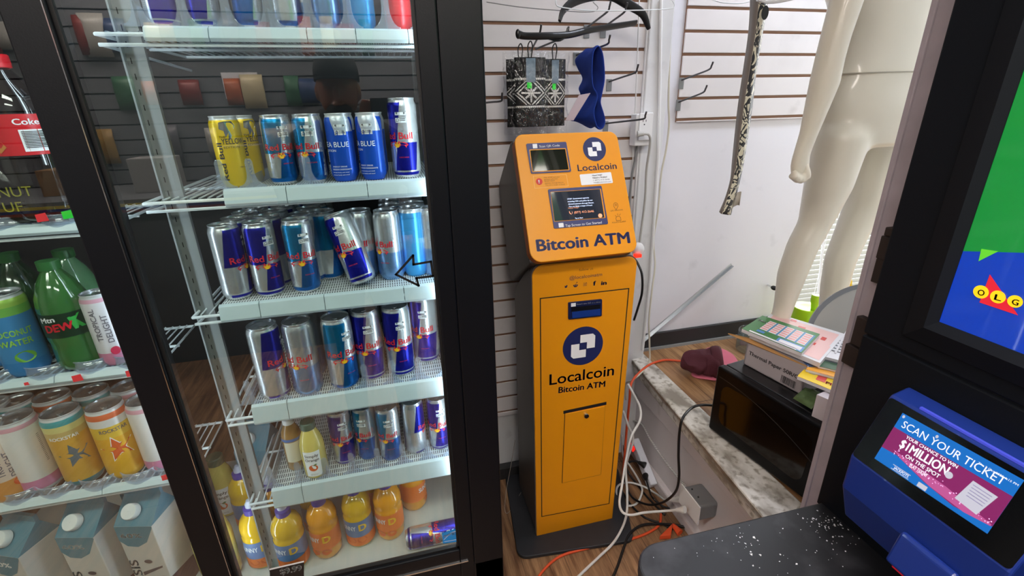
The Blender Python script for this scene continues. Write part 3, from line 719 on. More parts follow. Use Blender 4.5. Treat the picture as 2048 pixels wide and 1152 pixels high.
put('sunburst', 262, 948, 1.075, .724, .0365, .182, 'orange and yellow can with a big orange star in front on the left bay shelf', GL, -.1, [('star_rim', whtt, lambda m, r: starf(.034, m, r-.0004)), ('star_print', orgp, lambda m, r: starf(.030, m, r)), ('lettering', mat('slate_print2', '5a5f6a', .4), ctext('ROCKSTAR', .05, .009, .128, .1))])
put('white_pink', 335, 935, 1.075, .724, .0365, .182, 'can right of the orange star can, cut off by the door stile', GL, 2.)
for i, (k, px, y) in enumerate((('golden', 60, 1.15), ('sunburst', 135, 1.15), ('golden', 212, 1.15), ('white_pink', 285, 1.15), ('golden', 10, 1.15))):
    can(k, (on(px+28, 930, y, .724)[0], y, .724), .5+i, 'can in the second row behind the star cans', GL+', second row', .0365, .182, detail=False)
# clear curved lane fronts and price dots
for z, xs, l in ((1.3, (-.60, -.69), 'cola'), (1.003, (-.565, -.64, -.72, -.80), 'green soda'), (.715, (-.56, -.63, -.71, -.79, -.86), 'star can')):
    r0 = None
    for x in xs:
        if r0 is None:
            r0 = thing('lane_tray', 'clear curved tray front on the '+l+' shelf of the left bay', 'tray', (x, 1.05, z), 0, 'clear curved tray fronts, '+l+' shelf')
            m = M(); pts = [(.038*sin(a), -.030*cos(a)+.004, .0) for a in [(-1.45+2.9*i/14) for i in range(15)]]
            rows = [[V(p)+V((0, 0, q)) for p in pts] for q in (0, .03)]; m.loft(rows, closed=False)
            m.build('front_lip', acryl, r0, world=False, smooth='all', mods=[('SOLIDIFY', dict(thickness=.0016))])
            m = M(); m.tube([V(p)+V((0, 0, .031)) for p in pts], .0016, 6); m.build('lip_edge', acryl, r0, world=False, smooth='all')
        else: dup(r0, (x, 1.05, z))
neo_r = mat('neon_red', 'ff3b46', .5); neo_g = mat('neon_green', '34f04a', .5)
for px, py, mt, l in ((84, 436, neo_r, 'neon red price dot under the black bag'), (136, 430, neo_g, 'neon green price dot under the black bag'), (155, 757, neo_r, 'neon red price dot under the green soda bottle'), (262, 747, neo_r, 'neon red price dot under the slim white and pink can'), (332, 955, neo_r, 'neon red price dot right of the orange star can'), (53, 768, neo_r, 'small neon red price dot under the coconut water can')):
    m = M(); c = at(px, py, y=1.016); s = .009 if px > 60 else .004
    m.prism([(c.x-s, c.y, c.z-s*.8), (c.x+s, c.y, c.z-s*.6), (c.x+s*.8, c.y, c.z+s), (c.x-s, c.y, c.z+s*.7)], (0, .0006, 0)); tag(m.build('price_dot', mt), l, 'price tag')
# cartons on the floor of the left bay
teal = mat('carton_teal', '4f8296', .45); wine = mat('carton_wine', '4a2838', .45); cart_w = mat('carton_white', 'c9c4c0', .5)
def carton(loc, turn, lab, grp):
    t = thing('juice_carton', lab, 'carton', (0, 0, 0), 0, grp)
    w, d, h = .045, .045, .248
    m = M(); m.box((-w, -d, 0), (w, d, h)); m.build('body', cart_w, t, world=False, bevel=.002)
    m = M(); m.hexa([(-w, -d, h), (w, -d, h), (w, d, h), (-w, d, h), (-w, -.002+.012, h+.05), (w, -.002+.012, h+.05), (w, .002+.012, h+.05), (-w, .002+.012, h+.05)]); m.box((-w, .008, h+.048), (w, .016, h+.066)); m.build('gable', teal, t, world=False)
    c = M(); c.lathe([(.0005, .016), (.017, .016), (.0185, .014), (.0185, .0), ], 24); q = Matrix.Translation((-.008, -.022, h+.024)) @ Matrix.Rotation(R(47), 4, 'X'); c.v = [q @ p for p in c.v]; c.build('cap', wht, t, smooth=True, world=False)
    f = Face((0, -d, 0), (1, 0, 0), (0, 0, 1))
    m = M(); m.poly([f.P(*p, .0004) for p in [(-w, h), (-w, h-.045), (-.03, h-.062), (-.005, h-.065), (.02, h-.05), (w, h-.005), (w, h)]]); m.build('teal_panel', teal, t, world=False)
    m = M(); put_text(m, '60%', lambda x, y: f.P(x-.012, y+h-.035, .0008), .05, .014, .04); m.build('panel_lettering', whtt, t, world=False)
    m = M(); put_text(m, 'OASIS', lambda x, y: f.P(-.022-y, x+.08, .0008), .12, .022, .03); m.build('brand_lettering', teal, t, world=False)
    m = M(); m.poly([f.P(*p, .0004) for p in [(-w, 0), (w, 0), (w, .07), (.02, .045), (-w, .02)]]); m.build('wine_foot', wine, t, world=False)
    m = M()
    for cx_, cy_, rr in ((.012, .06, .022), (.028, .075, .012)): m.poly([f.P(cx_+rr*cos(i*pi/8), cy_+rr*.85*sin(i*pi/8), .0009) for i in range(16)])
    m.build('fruit_print', mat('tomato_print', 'a82a22', .4), t, world=False)
    m = M(); m.poly([f.P(*p, .0012) for p in [(-.018, .088), (.035, .115), (.036, .121), (-.018, .1)]]); m.poly([f.P(.005+.01*cos(i*pi/6), .135+.006*sin(i*pi/6), .0012) for i in range(12)]); m.build('spoon_print', mat('spoon_print', '4a4650', .4), t, world=False)
    g2 = Face((w, 0, 0), (0, 1, 0), (0, 0, 1)); m = M(); m.poly([g2.P(*p, .0004) for p in [(-d, 0), (d, 0), (d, .06), (-d, .08)]]); m.build('side_foot', wine, t, world=False)
    t.location = V(loc); t.rotation_euler = (0, 0, turn); return t
gc = 'juice cartons on the floor of the left bay'
c1 = carton((-.672, 1.085, .339), -.25, 'white and teal juice carton with screw cap, nearest to the door stile', gc)
dup(c1, (-.79, 1.085, .339), -.25, 'white and teal juice carton with screw cap, left one of the clear pair', gc)
dup(c1, (-.915, 1.07, .339), -.4, 'blurred white carton at the left edge of the cooler floor', gc)
dup(c1, (-.71, 1.20, .339), -.25, 'white and teal carton in the second row between the front pair', gc)
dup(c1, (-.47, 1.30, .339), -.2, 'carton far back seen through the right door at its lower left', gc)
simply((-.548, 1.075, .339), .1, 'large carafe of orange juice beside the cartons, cut by the door stile', 1.6)
for i, x in enumerate((-.60, -.68, -.77)): simply((x, 1.32, .339), .4*i, 'red juice carafe at the back of the left bay floor', 1.3, 'carafes at the back of the left bay')
# ================================================================ ROOM
def planks(name, c1, c2, wear=.0):
    m, nt, b, X, Y_, Z_, tc = shader(name, 'Object', Roughness=.45)
    row = (X*(1/.15)); idx = row.op('FLOOR')
    n = tex(nt, tc, scale=3.2, detail=8, stretch=(14, 1.1, 1)); n2 = tex(nt, tc, scale=30, detail=4, stretch=(8, .6, 1))
    f = (n*.7+n2*.3); c = ramp(f, .36, .66).mix(c1, c2)
    wv = (idx*12.9898).op('SINE').op('MULTIPLY', 43758.5).frac(); c = (wv*.35).mix(c, c1)
    seam = row.frac().lt(.012).op('MAXIMUM', (Y_*(1/.9)+wv).frac().lt(.003)); c = (seam*.8).mix(c, '2a1c12')
    if wear:
        w = tex(nt, tc, scale=1.6, detail=6); c = (ramp(w, .5, .8)*wear).mix(c, '6d625a')
    nt.links.new(c.s, b.inputs['Base Color']); bumpto(nt, b, f, .15, .002); return m
floor_m = planks('wood_floor', '5a3b26', 'b8906a', .12)
plat_m = planks('platform_planks', '7a5334', 'c89f72', .1)
def wallpaint(name, c, dirt='8d8a86', amt=.35, sc_=1.8, bump=.2):
    m, nt, b, X, Y_, Z_, tc = shader(name, 'Object', Roughness=.55)
    n = tex(nt, tc, scale=sc_, detail=9); n2 = tex(nt, tc, scale=9, detail=7)
    cc = (ramp(n, .5, .78)*amt).mix(c, dirt); cc = (ramp(n2, .62, .75)*amt*.8).mix(cc, dirt)
    nt.links.new(cc.s, b.inputs['Base Color']); bumpto(nt, b, n2, bump, .003); return m
wall_m = wallpaint('alcove_paint', 'dfdfe6', 'a9abb2', .35)
pillar_m = wallpaint('pillar_paint', 'dcdee0', '8f8f90', .45, 3.)
step_m = wallpaint('step_face_paint', 'd6d0d2', '8d8580', .5, 2.6)
store_m = mat('store_wall_paint', 'b4b4b2', .7)
dark_store = mat('dark_slatwall', '6c6e72', .6)
ceil_m = mat('ceiling_tiles', 'd8d8d4', .8)
m = M(); m.box((-3.2, -3.0, -.05), (2.2, 1.75, 0)); struct(m.build('floor', floor_m))
m = M(); m.box((-3.2, -3.0, 2.75), (4.2, 2.3, 2.8)); struct(m.build('ceiling', ceil_m))
m = M(); m.box((-3.25, -3.0, 0), (-3.2, 1.75, 2.75)); struct(m.build('wall_left', store_m))
m = M(); m.box((-3.2, 1.72, 0), (.87, 1.77, 2.75)); struct(m.build('wall_behind_cooler', store_m))
m = M(); m.box((-3.2, -3.05, 0), (2.2, -3.0, 2.75)); struct(m.build('wall_front', store_m))
m = M(); m.box((2.2, -3.0, 0), (2.25, .61, 2.75)); struct(m.build('wall_right', store_m))
m = M(); m.box((1.0, .62, 0), (4.2, .69, 2.75)); struct(m.build('wall_alcove_near', store_m))
m = M(); m.box((4.15, .69, 0), (4.2, 1.97, 2.75)); struct(m.build('wall_alcove_end', wall_m))
m = M(); m.box((.958, 1.66, 0), (1.70, 1.72, 2.75)); struct(m.build('wall_alcove', wall_m))
m = M(); m.box((1.70, 1.66, 0), (1.74, 1.92, 2.75)); struct(m.build('wall_alcove_return', wall_m))
m = M(); m.box((1.74, 1.92, 0), (4.15, 1.97, .40)); struct(m.build('wall_below_window', wall_m))
m = M(); m.box((1.74, 1.92, 2.45), (4.15, 1.97, 2.75)); struct(m.build('wall_above_window', wall_m))
m = M(); m.box((.872, 1.585, 0), (.958, 1.72, 2.75)); struct(m.build('trim_1', pillar_m, bevel=.004))
# door jamb between platform and lottery kiosk
m = M(); m.box((.90, .615, 0), (1.0, .70, 2.75)); m.box((.896, .690, 0), (.902, .702, 2.6)); struct(m.build('trim_2', mat('jamb_paint', 'b5aab2', .6, var=.25, vscale=20), bevel=.003))
brn = mat('dark_brown_foam', '2e2422', .7)
for i, (py0, py1, w) in enumerate(((453, 470, 12), (470, 515, 16), (515, 562, 14), (630, 685, 22), (685, 722, 30))):
    a = at(1750-(py0-453)*.30-6, py0, x=.89); b = at(1750-(py1-453)*.30-6, py1, x=.89)
    a = at(1912-.27*py0-w, py0, x=.888); b = at(1912-.27*py1-w, py1, x=.888)
    m = M(); m.box((.880, .612, b.z), (.896, a.y, a.z)); tag(m.build('foam_strip', brn, bevel=.002), 'dark brown foam strip on the door jamb edge, '+['uppermost', 'second from the top', 'middle one', 'wide one above the booklets', 'lowest one beside the booklets'][i], 'foam strip', 'foam strips on the jamb')
# platform
def led_x(y): return .846+(y-.75)*.070
PZ = .48
m = M(); m.prism([(led_x(1.655), 1.655, PZ-.012), (4.14, 1.655, PZ-.012), (4.14, .702, PZ-.012), (led_x(.702), .702, PZ-.012)], (0, 0, .012))
plat = thing('display_platform', 'raised wooden window platform with a worn white painted edge', 'platform', (1.2, 1.2, 0))
m.build('plank_top', plat_m, plat)
def edge_paint():
    m, nt, b, X, Y_, Z_, tc = shader('worn_edge_paint', 'Object', Roughness=.6)
    n = tex(nt, tc, scale=14, detail=10, stretch=(1, .5, 1)); n2 = tex(nt, tc, scale=45, detail=6)
    c = ramp(n, .42, .62).mix('bdb8ae', '918a80'); c = (ramp(n2, .58, .72)*.7).mix(c, '6a6258'); c = (ramp(n2, .60, .50)).op('MULTIPLY', ramp(n, .6, .4)).mix(c, 'dedcd6')
    nt.links.new(c.s, b.inputs['Base Color']); bumpto(nt, b, n, .6, .006); return m
edge_m = edge_paint()
ya, yb_ = 1.655, .704
def bar(o0, o1, z0, z1, mt, nm, bev=.004, xa=None, xb=None):
    n0, f0 = (led_x(yb_) if xa is None else xa)+o0, (led_x(ya) if xa is None else xa)+o0
    n1, f1 = (led_x(yb_) if xb is None else xb)+o1, (led_x(ya) if xb is None else xb)+o1
    m = M(); m.hexa([(n0, yb_, z0), (n1, yb_, z0), (f1, ya, z0), (f0, ya, z0), (n0, yb_, z1), (n1, yb_, z1), (f1, ya, z1), (f0, ya, z1)])
    return m.build(nm, mt, plat, bevel=bev)
bar(0, 0, PZ-.02, PZ+.006, edge_m, 'edge_board', .006, xb=.978)
bar(.010, 0, PZ-.06, PZ-.02, edge_m, 'nose_moulding', .008, xb=.96)
bar(0, .03, 0, PZ-.02, step_m, 'riser', .001, .945, .945)
bar(0, .03, PZ-.16, PZ-.06, step_m, 'apron_board', .003, .928, .928)
bar(-.014, .03, 0, .05, step_m, 'shoe_moulding', .008, .935, .935)
m = M(); m.box((led_x(1.66)+.02, 1.647, PZ), (1.74, 1.66, PZ+.078)); struct(m.build('baseboard_alcove', mat('black_rubber_base', '2c2d30', .5, var=.3), bevel=.003))
m = M(); m.box((led_x(1.66)+.02, 1.640, PZ), (1.74, 1.647, PZ+.012)); struct(m.build('trim_3', mat('grey_vinyl', '8d9092', .5)))
# window with blinds
W0 = 1.83
m = M(); m.box((1.745, 1.662, PZ-.10), (4.14, 1.915, PZ-.088)); struct(m.build('trim_6', wht))
day = mat('daylight_sky', 'ffffff')
m = M(); 
for xx in (1.745, 2.95, 4.08): m.box((xx, 1.93, .40), (xx+.05, 1.96, 2.45))
m.box((1.745, 1.93, .40), (4.13, 1.96, .43)); m.box((1.745, 1.93, 2.41), (4.13, 1.96, 2.45)); struct(m.build('window_1', wht))
m = M(); m.box((1.77, 1.943, .43), (4.1, 1.947, 2.41)); struct(m.build('window_2', clear('window_glass', 'ffffff', .02, 0, 1.3)))
bl = thing('venetian_blind', 'white slatted window blind behind the mannequin legs', 'blind', (2.4, W0, 2.4))
m = M(); k = 0; z = .42
while z < 2.40:
    m.hexa([(1.76, W0-.010, z-.006), (4.1, W0-.010, z-.006), (4.1, W0+.012, z+.006), (1.76, W0+.012, z+.006), (1.76, W0-.010, z-.0054), (4.1, W0-.010, z-.0054), (4.1, W0+.012, z+.0068), (1.76, W0+.012, z+.0068)]); z += .0255
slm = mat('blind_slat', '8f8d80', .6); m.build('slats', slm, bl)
m = M(); m.box((1.76, W0-.02, 2.40), (4.1, W0+.02, 2.44)); m.build('head_rail', wht, bl)
m = M(); 
for xx in (2.05, 2.6, 3.15, 3.7): m.tube([(xx, W0-.013, .53), (xx, W0-.013, 2.4)], .0012, 5)
m.build('ladder_cord', wht, bl)
m = M(); m.tube([at(1648, 470, y=1.79), at(1632, 630, y=1.79)], .006, 8); tag(m.build('blind_wand', wht, smooth=True), 'white blind wand hanging between the mannequin legs', 'wand')
# slatted display walls
def slatwall(name, x0, x1, z0, z1, yf, pitch, ph, label, gap=.0095):
    t = thing(name, label, 'slatwall', ((x0+x1)/2, yf, z0))
    M().box((x0, yf+.006, z0), (x1, yf+.0115, z1)).build('backing_board', mat('mdf_brown', '86644e', .7), t)
    m = M(); z = ph
    while z > z0-pitch: z -= pitch
    while z < z1:
        a, b = max(z0, z+gap), min(z1, z+pitch)
        if b > a: m.box((x0, yf, a), (x1, yf+.0065, b))
        z += pitch
    m.build('slats', slat_m, t, bevel=.0012); return t
slat_m = wallpaint('slat_laminate', 'dcd9da', '9a9492', .3, 3.2, .05)
slatwall('slatwall', .20, .868, .30, 2.5, 1.60, .0707, 1.801, 'white slatted display wall behind the orange machine')
slatwall('slatwall', 1.046, 1.70, 1.4275, 2.5, 1.648, .0727, 1.795, 'white slatted display panel on the alcove wall, left of the mannequin', .010)
m = M(); m.box((.20, 1.612, 0), (.868, 1.66, 2.5)); struct(m.build('trim_4', pillar_m))
m = M(); m.box((.866, 1.592, .30), (.874, 1.60, 2.5)); struct(m.build('trim_5', wht))
m = M(); m.tube([at(1322, 0, y=1.58), at(1317, 300, y=1.58), at(1300, 560, y=1.58), at(1285, 700, y=1.58)], .006, 8); tag(m.build('pipe', wht, smooth=True), 'thin white painted pipe running down the pillar edge', 'pipe')
# baseboard scraps by the left foot of the machine
m = M(); m.box((.25, 1.565, .0), (.42, 1.60, .06)); tag(m.build('rubber_scrap', mat('scrap', '2c2c2e', .7, bump=.6), bevel=.004), 'dark rubber scrap lying against the slatted wall left of the machine', 'scrap')

# ================================================================ BITCOIN MACHINE
org = mat('orange_panel', 'e8980f', .38, .0, .5, bump=.03, bscale=300)
org_s = mat('orange_edge', 'dc7420', .4)
gry = mat('grey_side_metal', '625c5a', .42, .15)
navy = mat('navy_vinyl', '20295c', .4)
dkl = mat('dark_line', '14151c', .5)
whv = mat('white_vinyl', 'eef0f4', .4)
atm = thing('bitcoin_machine', 'tall orange bitcoin kiosk with two screens, standing on a dark base plate', 'atm', (.53, 1.24, 0))
FB = Face((.53, 1.243, 0), (1, 0, 0), (0, 0, 1))
hy0, hz0, hy1, hz1 = 1.19, 1.09, 1.345, 1.425
FH = Face((.5, hy0, hz0), (1, 0, 0), (0, hy1-hy0, hz1-hz0))
bc = [(1064, 531), (1275.5, 512), (1224, 1043), (1073.6, 1074)]
hc = [(1027, 269), (1233, 262), (1276.5, 503), (1063, 527)]
# base plate
m = M(); c = [V((p.x, p.y)) for p in (at(1010, 948, z=.016), at(1235, 930, z=.016), at(1268, 1080, z=.016), at(1036, 1116, z=.016))]
o2 = rounded(c, .03, 6, [.03, .03, .03, .035]); m.prism([(p.x, p.y, .002) for p in o2], (0, 0, .014)); m.build('base_plate', mat('base_plate_metal', '33353a', .5, .3, var=.2, vscale=30), atm, bevel=.003)
# lower body
u0 = [V(FB.uv(*p)) for p in bc]
L_ = lambda z: u0[3].x+(u0[0].x-u0[3].x)*max(0, min(1, z/1.06)); R_ = lambda z: u0[2].x+(u0[1].x-u0[2].x)*max(0, min(1, z/1.06))
def side(z, s, y): return V((.53+(L_(z) if s < 0 else R_(z)), y, z))
prof = [(1.262, .016), (1.262, 1.03), (1.285, 1.055), (1.45, .93), (1.475, .90), (1.50, .016)]
m = M(); m.v = [side(z, -1, y)+V((.002, 0, 0)) for y, z in prof]+[side(z, 1, y)-V((.002, 0, 0)) for y, z in prof]
n = len(prof); m.f = [tuple(range(n)), tuple(range(n, 2*n))[::-1]]+[(i, n+i, n+(i+1) % n, (i+1) % n) for i in range(n)]
m.build('cabinet_body', gry, atm, bevel=.006)
m = M(); FB.rq(m, bc, .03, 0, .0195, 6, [.036, .03, .002, .002]); m.build('front_panel', org, atm, bevel=.0015)
m = M(); bc2 = [(1063, 528), (1276.5, 509.5), (1225, 1043.5), (1072.5, 1074)]; FB.rq(m, bc2, .03, -.004, .016, 6, [.036, .03, .002, .002]); m.build('panel_backing', gry, atm)
fd = None
m = M(); FB.line(m, [(1080.5, 597), (1257.5, 577), (1218, 1007), (1083.5, 1033), (1080.5, 597)], .0035, .0004); m.build('door_gap', dkl, atm)
# bill slot
sl = M(); FB.rq(sl, [(1135.5, 604), (1203, 597), (1202.5, 631), (1135.5, 638)], .004, .006, .006); s_ = sl.build('bill_acceptor', mat('navy_plastic', '16204a', .3), atm, bevel=.0015)
m = M(); FB.quad(m, [(1141, 613), (1199, 607), (1198, 619), (1141, 625)], .0064); o = m.build('slot', mat('slot_black', '05060c', .4), atm); o.parent = s_
m = M(); FB.rq(m, [(1142, 622), (1199, 616), (1198, 628), (1142, 634)], .002, .010, .004); o = m.build('slot_lip', mat('blue_translucent', '1c3a86', .15, coat=.5), atm); o.parent = s_
m = M(); FB.text(m, 'Insert one bill at a time', (1152, 608.5), (1199, 603.5), 3.4, .02, .0066); FB.rq(m, [(1140.5, 605), (1150, 604), (1150, 611), (1140.5, 612)], .001, .0066); o = m.build('slot_lettering', whv, atm); o.parent = s_
def localcoin(face, c, r, parent):
    m = M(); a = face.uv(*c); b = face.uv(c[0]+r, c[1]); rr = abs(b[0]-a[0]); n = 48
    m.poly([face.P(a[0]+rr*cos(2*pi*i/n), a[1]+rr*sin(2*pi*i/n), .0006) for i in range(n)]); d = m.build('logo_disc', navy, parent)
    m = M(); s = rr*.62; t = .34*s; e = s*.16
    A = [(-.30*s, .92*s), (.62*s, .92*s), (.90*s, .80*s), (.90*s, -.30*s), (.28*s, -.30*s), (.28*s, .28*s), (-.30*s, .28*s)]
    A = [(-.24*s, .95*s), (.75*s, .95*s), (.95*s, .75*s), (.95*s, -.24*s), (.30*s, -.24*s), (.30*s, .30*s), (-.24*s, .30*s)]
    Bq = [(-x, -y) for x, y in A]
    for P_ in (A, Bq): m.poly([face.P(a[0]+x, a[1]+y, .0010) for x, y in P_])
    o = m.build('logo_mark', whv, parent); o.parent = d
localcoin(FB, (1166, 692), 39.5, atm)
for a_, k_ in ((('Localcoin', (1099, 770), (1227, 750), 22, .02), 'brand_lettering'), (('Bitcoin ATM', (1117, 786), (1209.5, 773), 12, .04), 'kind_lettering'), (('@localcoinatm', (1139, 559.5), (1204, 551.5), 7, .01), 'address_lettering')):
    m = M(); FB.text(m, *a_, .0006); m.build(k_, navyt, atm)
m = M(); FB.text(m, 'follow us', (1158, 542.5), (1186, 539), 5.5, 0, .0006); m.build('follow_lettering', mat('faded_print', '8a5a1e', .5), atm)
ic = M(); off = .0006
q = FB.uv(1132, 573); S = .0085
ic.poly([FB.P(q[0]+x*S, q[1]+y*S, off) for x, y in [(-.6, .45), (-.1, .15), (.0, .45), (.35, .5), (.6, .35), (.45, .15), (.4, -.2), (.1, -.5), (-.35, -.5), (-.6, -.35), (-.25, -.3), (-.45, -.05), (-.55, .2)]])
q = FB.uv(1151, 571); ic.poly([FB.P(q[0]+.0062*cos(i*pi/8), q[1]-.001+.0045*sin(i*pi/8), off) for i in range(16)])
for ex in (-.0062, .0062): ic.poly([FB.P(q[0]+ex+.0018*cos(i*pi/4), q[1]+.001+.0018*sin(i*pi/4), off) for i in range(8)])
FB.line(ic, [(1151.5, 568), (1153, 565)], .001, off); FB.disc(ic, (1154, 564.5), 1, off, 10)
FB.text(ic, 'f', (1186.5, 571), (1191, 570.5), 9, .07, off); FB.text(ic, 'in', (1202.5, 570), (1212.5, 569), 8.5, .06, off)
q = FB.uv(1170, 568.5)
for r1, nn in ((.0060, 4), (.0028, 16)):
    for i in range(nn):
        a, b = 2*pi*(i+.5)/nn, 2*pi*(i+1.5)/nn; k1 = r1*(1.25 if nn == 4 else 1); k2 = k1-.0011
        ic.poly([FB.P(q[0]+k1*cos(a), q[1]+k1*sin(a), off), FB.P(q[0]+k1*cos(b), q[1]+k1*sin(b), off), FB.P(q[0]+k2*cos(b), q[1]+k2*sin(b), off), FB.P(q[0]+k2*cos(a), q[1]+k2*sin(a), off)])
FB.disc(ic, (1173, 565.5), .8, off, 8); ic.build('social_icons', navyt, atm)
q = FB.uv(1151, 571); m = M()
for ex in (-.0022, .0022): m.poly([FB.P(q[0]+ex+.0011*cos(i*pi/4), q[1]+.0011*sin(i*pi/4), .0009) for i in range(8)])
m.build('icon_eyes', org, atm)
# service door with lock
d = M(); FB.rq(d, [(1130, 827), (1209.5, 812), (1201, 948), (1124.5, 965)], .001, .003, .003); dd = d.build('service_door', org, atm, bevel=.0008)
m = M(); FB.line(m, [(1130, 824), (1209.5, 807)], .012, .0006); FB.line(m, [(1129.5, 826), (1124, 965)], .0022, .0006); FB.line(m, [(1209.8, 812), (1201.5, 948)], .0015, .0006); FB.line(m, [(1124, 966), (1201, 949)], .0012, .0006); o = m.build('door_shadow_gap', dkl, atm)
q = V(FB.px(1171, 829, 0)); m = M(); 
prof_ = [(.0005, .0), (.0085, 0), (.0095, .002), (.0095, .009), (.008, .011), (.0005, .011)]
rot = Matrix.Rotation(R(90), 4, 'X'); mm = M().lathe(prof_, 24); mm.v = [q+(rot @ p)+V((0, -.0005, 0)) for p in mm.v]; o = mm.build('lock', chrome, atm, smooth=True); o.parent = dd
mm = M(); mm.box((q.x-.001, q.y-.0125, q.z-.004), (q.x+.001, q.y-.0112, q.z+.004)); o = mm.build('keyhole', dkl, atm); o.parent = dd
# head
uh = [V(FH.uv(*p)) for p in hc]
xl = lambda t: .5+uh[3].x+(uh[0].x-uh[3].x)*t; xr = lambda t: .5+uh[2].x+(uh[1].x-uh[2].x)*t
def hp(s, y, z, t): return V(((xl(t)+.004) if s < 0 else (xr(t)-.004), y, z))
nrm = FH.n
bt = FH.P(0, uh[3].y, -.035); tp = FH.P(0, uh[0].y, -.035)
hprof = [(bt.y, bt.z+.004, 0), (tp.y, tp.z-.004, 1), (tp.y+.03, tp.z-.012, 1), (1.575, 1.262, .6), (1.585, 1.245, .6), (1.47, .955, 0), (1.44, .95, 0)]
m = M(); m.v = [hp(-1, *p) for p in hprof]+[hp(1, *p) for p in hprof]; n = len(hprof)
m.f = [tuple(range(n)), tuple(range(n, 2*n))[::-1]]+[(i, n+i, n+(i+1) % n, (i+1) % n) for i in range(n)]
m.build('head_body', gry, atm, bevel=.006)
m = M(); FH.rq(m, hc, .03, -.002, .036, 8, [.028, .028, .028, .034]); m.build('head_shell', org_s, atm, bevel=.003)
m = M(); FH.rq(m, hc, .03, .0, .004, 8, [.027, .027, .027, .033]); m.build('head_panel', org, atm, bevel=.002)
m = M(); m.box((.40, 1.30, 1.03), (.66, 1.42, 1.10)); m.build('neck', gry, atm)
def bez(pts, scr, nm, parent=atm):
    m = M(); FH.rq(m, pts, .004, .002, .002); return m.build(nm, mat('bezel_navy', '3a3f70', .4), parent)
b1 = bez([(1051.8, 287.8), (1132, 284), (1142.3, 343.8), (1062, 347.8)], None, 'scanner_bezel')
m = M(); FH.rq(m, [(1058, 299.8), (1131, 297), (1138.6, 340.8), (1064, 345)], .002, .0026, .0006); o = m.build('orange_rim', org, atm); o.parent = b1
scrm = mat('screen_glass', '23261f', .06, 0, .7, coat=1.)
m = M(); FH.rq(m, [(1060, 301.4), (1129.5, 298.8), (1136.6, 339.6), (1065, 343.4)], .001, .003, .0006); o = m.build('scanner_window', scrm, atm); o.parent = b1
m = M(); FH.text(m, 'Scan QR Code', (1078.5, 295.6), (1119, 293.2), 4.4, .03, .0026); FH.rq(m, [(1064.5, 288.8), (1073.5, 288.3), (1074.5, 297), (1065.5, 297.5)], .001, .0026); o = m.build('bezel_lettering', whv, atm); o.parent = b1
b2 = bez([(1095.5, 379), (1202.5, 371.8), (1216, 448.3), (1107.7, 457.4)], None, 'screen_bezel')
m = M(); FH.rq(m, [(1100, 384.2), (1201, 377.8), (1210.5, 436.2), (1108, 443.8)], .002, .0026, .0006); o = m.build('orange_rim', org, atm); o.parent = b2
m = M(); FH.rq(m, [(1101, 385), (1199, 378.8), (1208, 435.4), (1108.7, 442.8)], .001, .003, .0006); o = m.build('touch_screen', mat('screen_dark', '1b1d22', .06, 0, .7, coat=1., emis='20242c', es=.6), atm); o.parent = b2
m = M(); FH.text(m, 'Tap Screen to Get Started', (1130.5, 454.2), (1203, 447.2), 5, .03, .0026); FH.rq(m, [(1116, 446.6), (1126, 446), (1127.3, 454.6), (1117.3, 455.4)], .0015, .0026); o = m.build('bezel_lettering', whv, atm); o.parent = b2
lum = mat('screen_text_white', 'dfe6f4', emis='c8d4ee', es=.35)
m = M()
for i, (tx, w) in enumerate((('STOP. Government agencies', 43), ('including CRA and police do not', 49), ('demand payment through Bitcoin.', 51), ('You are likely a target of fraud.', 47))): FH.text(m, tx, (1134+i*1.0, 400+i*5), (1134+i*1.0+w, 397+i*5), 2.6, .02, .0036)
FH.text(m, 'Tap to Start', (1149.5, 438.2), (1165, 437), 2.4, .02, .0036)
o = m.build('screen_text', lum, atm); o.parent = b2
lum2 = mat('screen_text_orange', 'e8a07a', emis='e89068', es=.35)
m = M(); FH.text(m, '1 (877) 412-2646', (1143.6, 428), (1187, 424.8), 4.6, .0, .0036); FH.text(m, 'Need Help?', (1136, 418), (1157, 416.4), 2.6, 0, .0036); FH.line(m, [(1138, 424), (1139, 427), (1141.5, 428.5)], .0022, .0036)
FH.disc(m, (1199.5, 431.8), 4, .0036); o = m.build('screen_phone_number', lum2, atm); o.parent = b2
localcoin(FH, (1188.9, 298.4), 22.8, atm)
for a_, k_ in ((('Localcoin', (1156, 342.5), (1233.5, 337.6), 13.5, .016), 'brand_lettering'), (('Bitcoin ATM', (1075, 502.5), (1259.6, 485.6), 23.5, .05), 'kind_lettering')):
    m = M(); FH.text(m, *a_, .0006); m.build(k_, mat('navy_print2', '343a6c', .4), atm)
st = M(); FH.rq(st, [(1159, 349.2), (1221.7, 344.2), (1226, 366), (1162.6, 370.8)], .003, .0006, .0006); st_ = st.build('help_sticker', whv, atm)
m = M(); FH.text(m, 'Need Help?', (1184.5, 352.5), (1204, 351), 3., .03, .001); FH.text(m, 'Need a Wallet?', (1185.5, 357.4), (1214, 355.2), 3., .03, .001)
FH.text(m, '1 (877) 412-2646', (1186.5, 362), (1219, 359.6), 2.4, 0, .001); FH.text(m, 'help@localcoinatm.com', (1187.5, 366.4), (1222, 363.8), 2.4, 0, .001); o = m.build('sticker_lettering', dkl, atm); o.parent = st_
m = M(); FH.line(m, [(1066.5, 352.5), (1132.5, 349.3), (1136.5, 372), (1069.5, 376.7), (1066.5, 352.5)], .0010, .0005); ws = m.build('warning_outline', mat('light_orange_line', 'f4c27a', .5), atm)
m = M(); FH.disc(m, (1078.3, 363.3), 6.6, .0006); o = m.build('warning_disc', mat('warning_red', 'cc2418', .4), atm); o.parent = ws
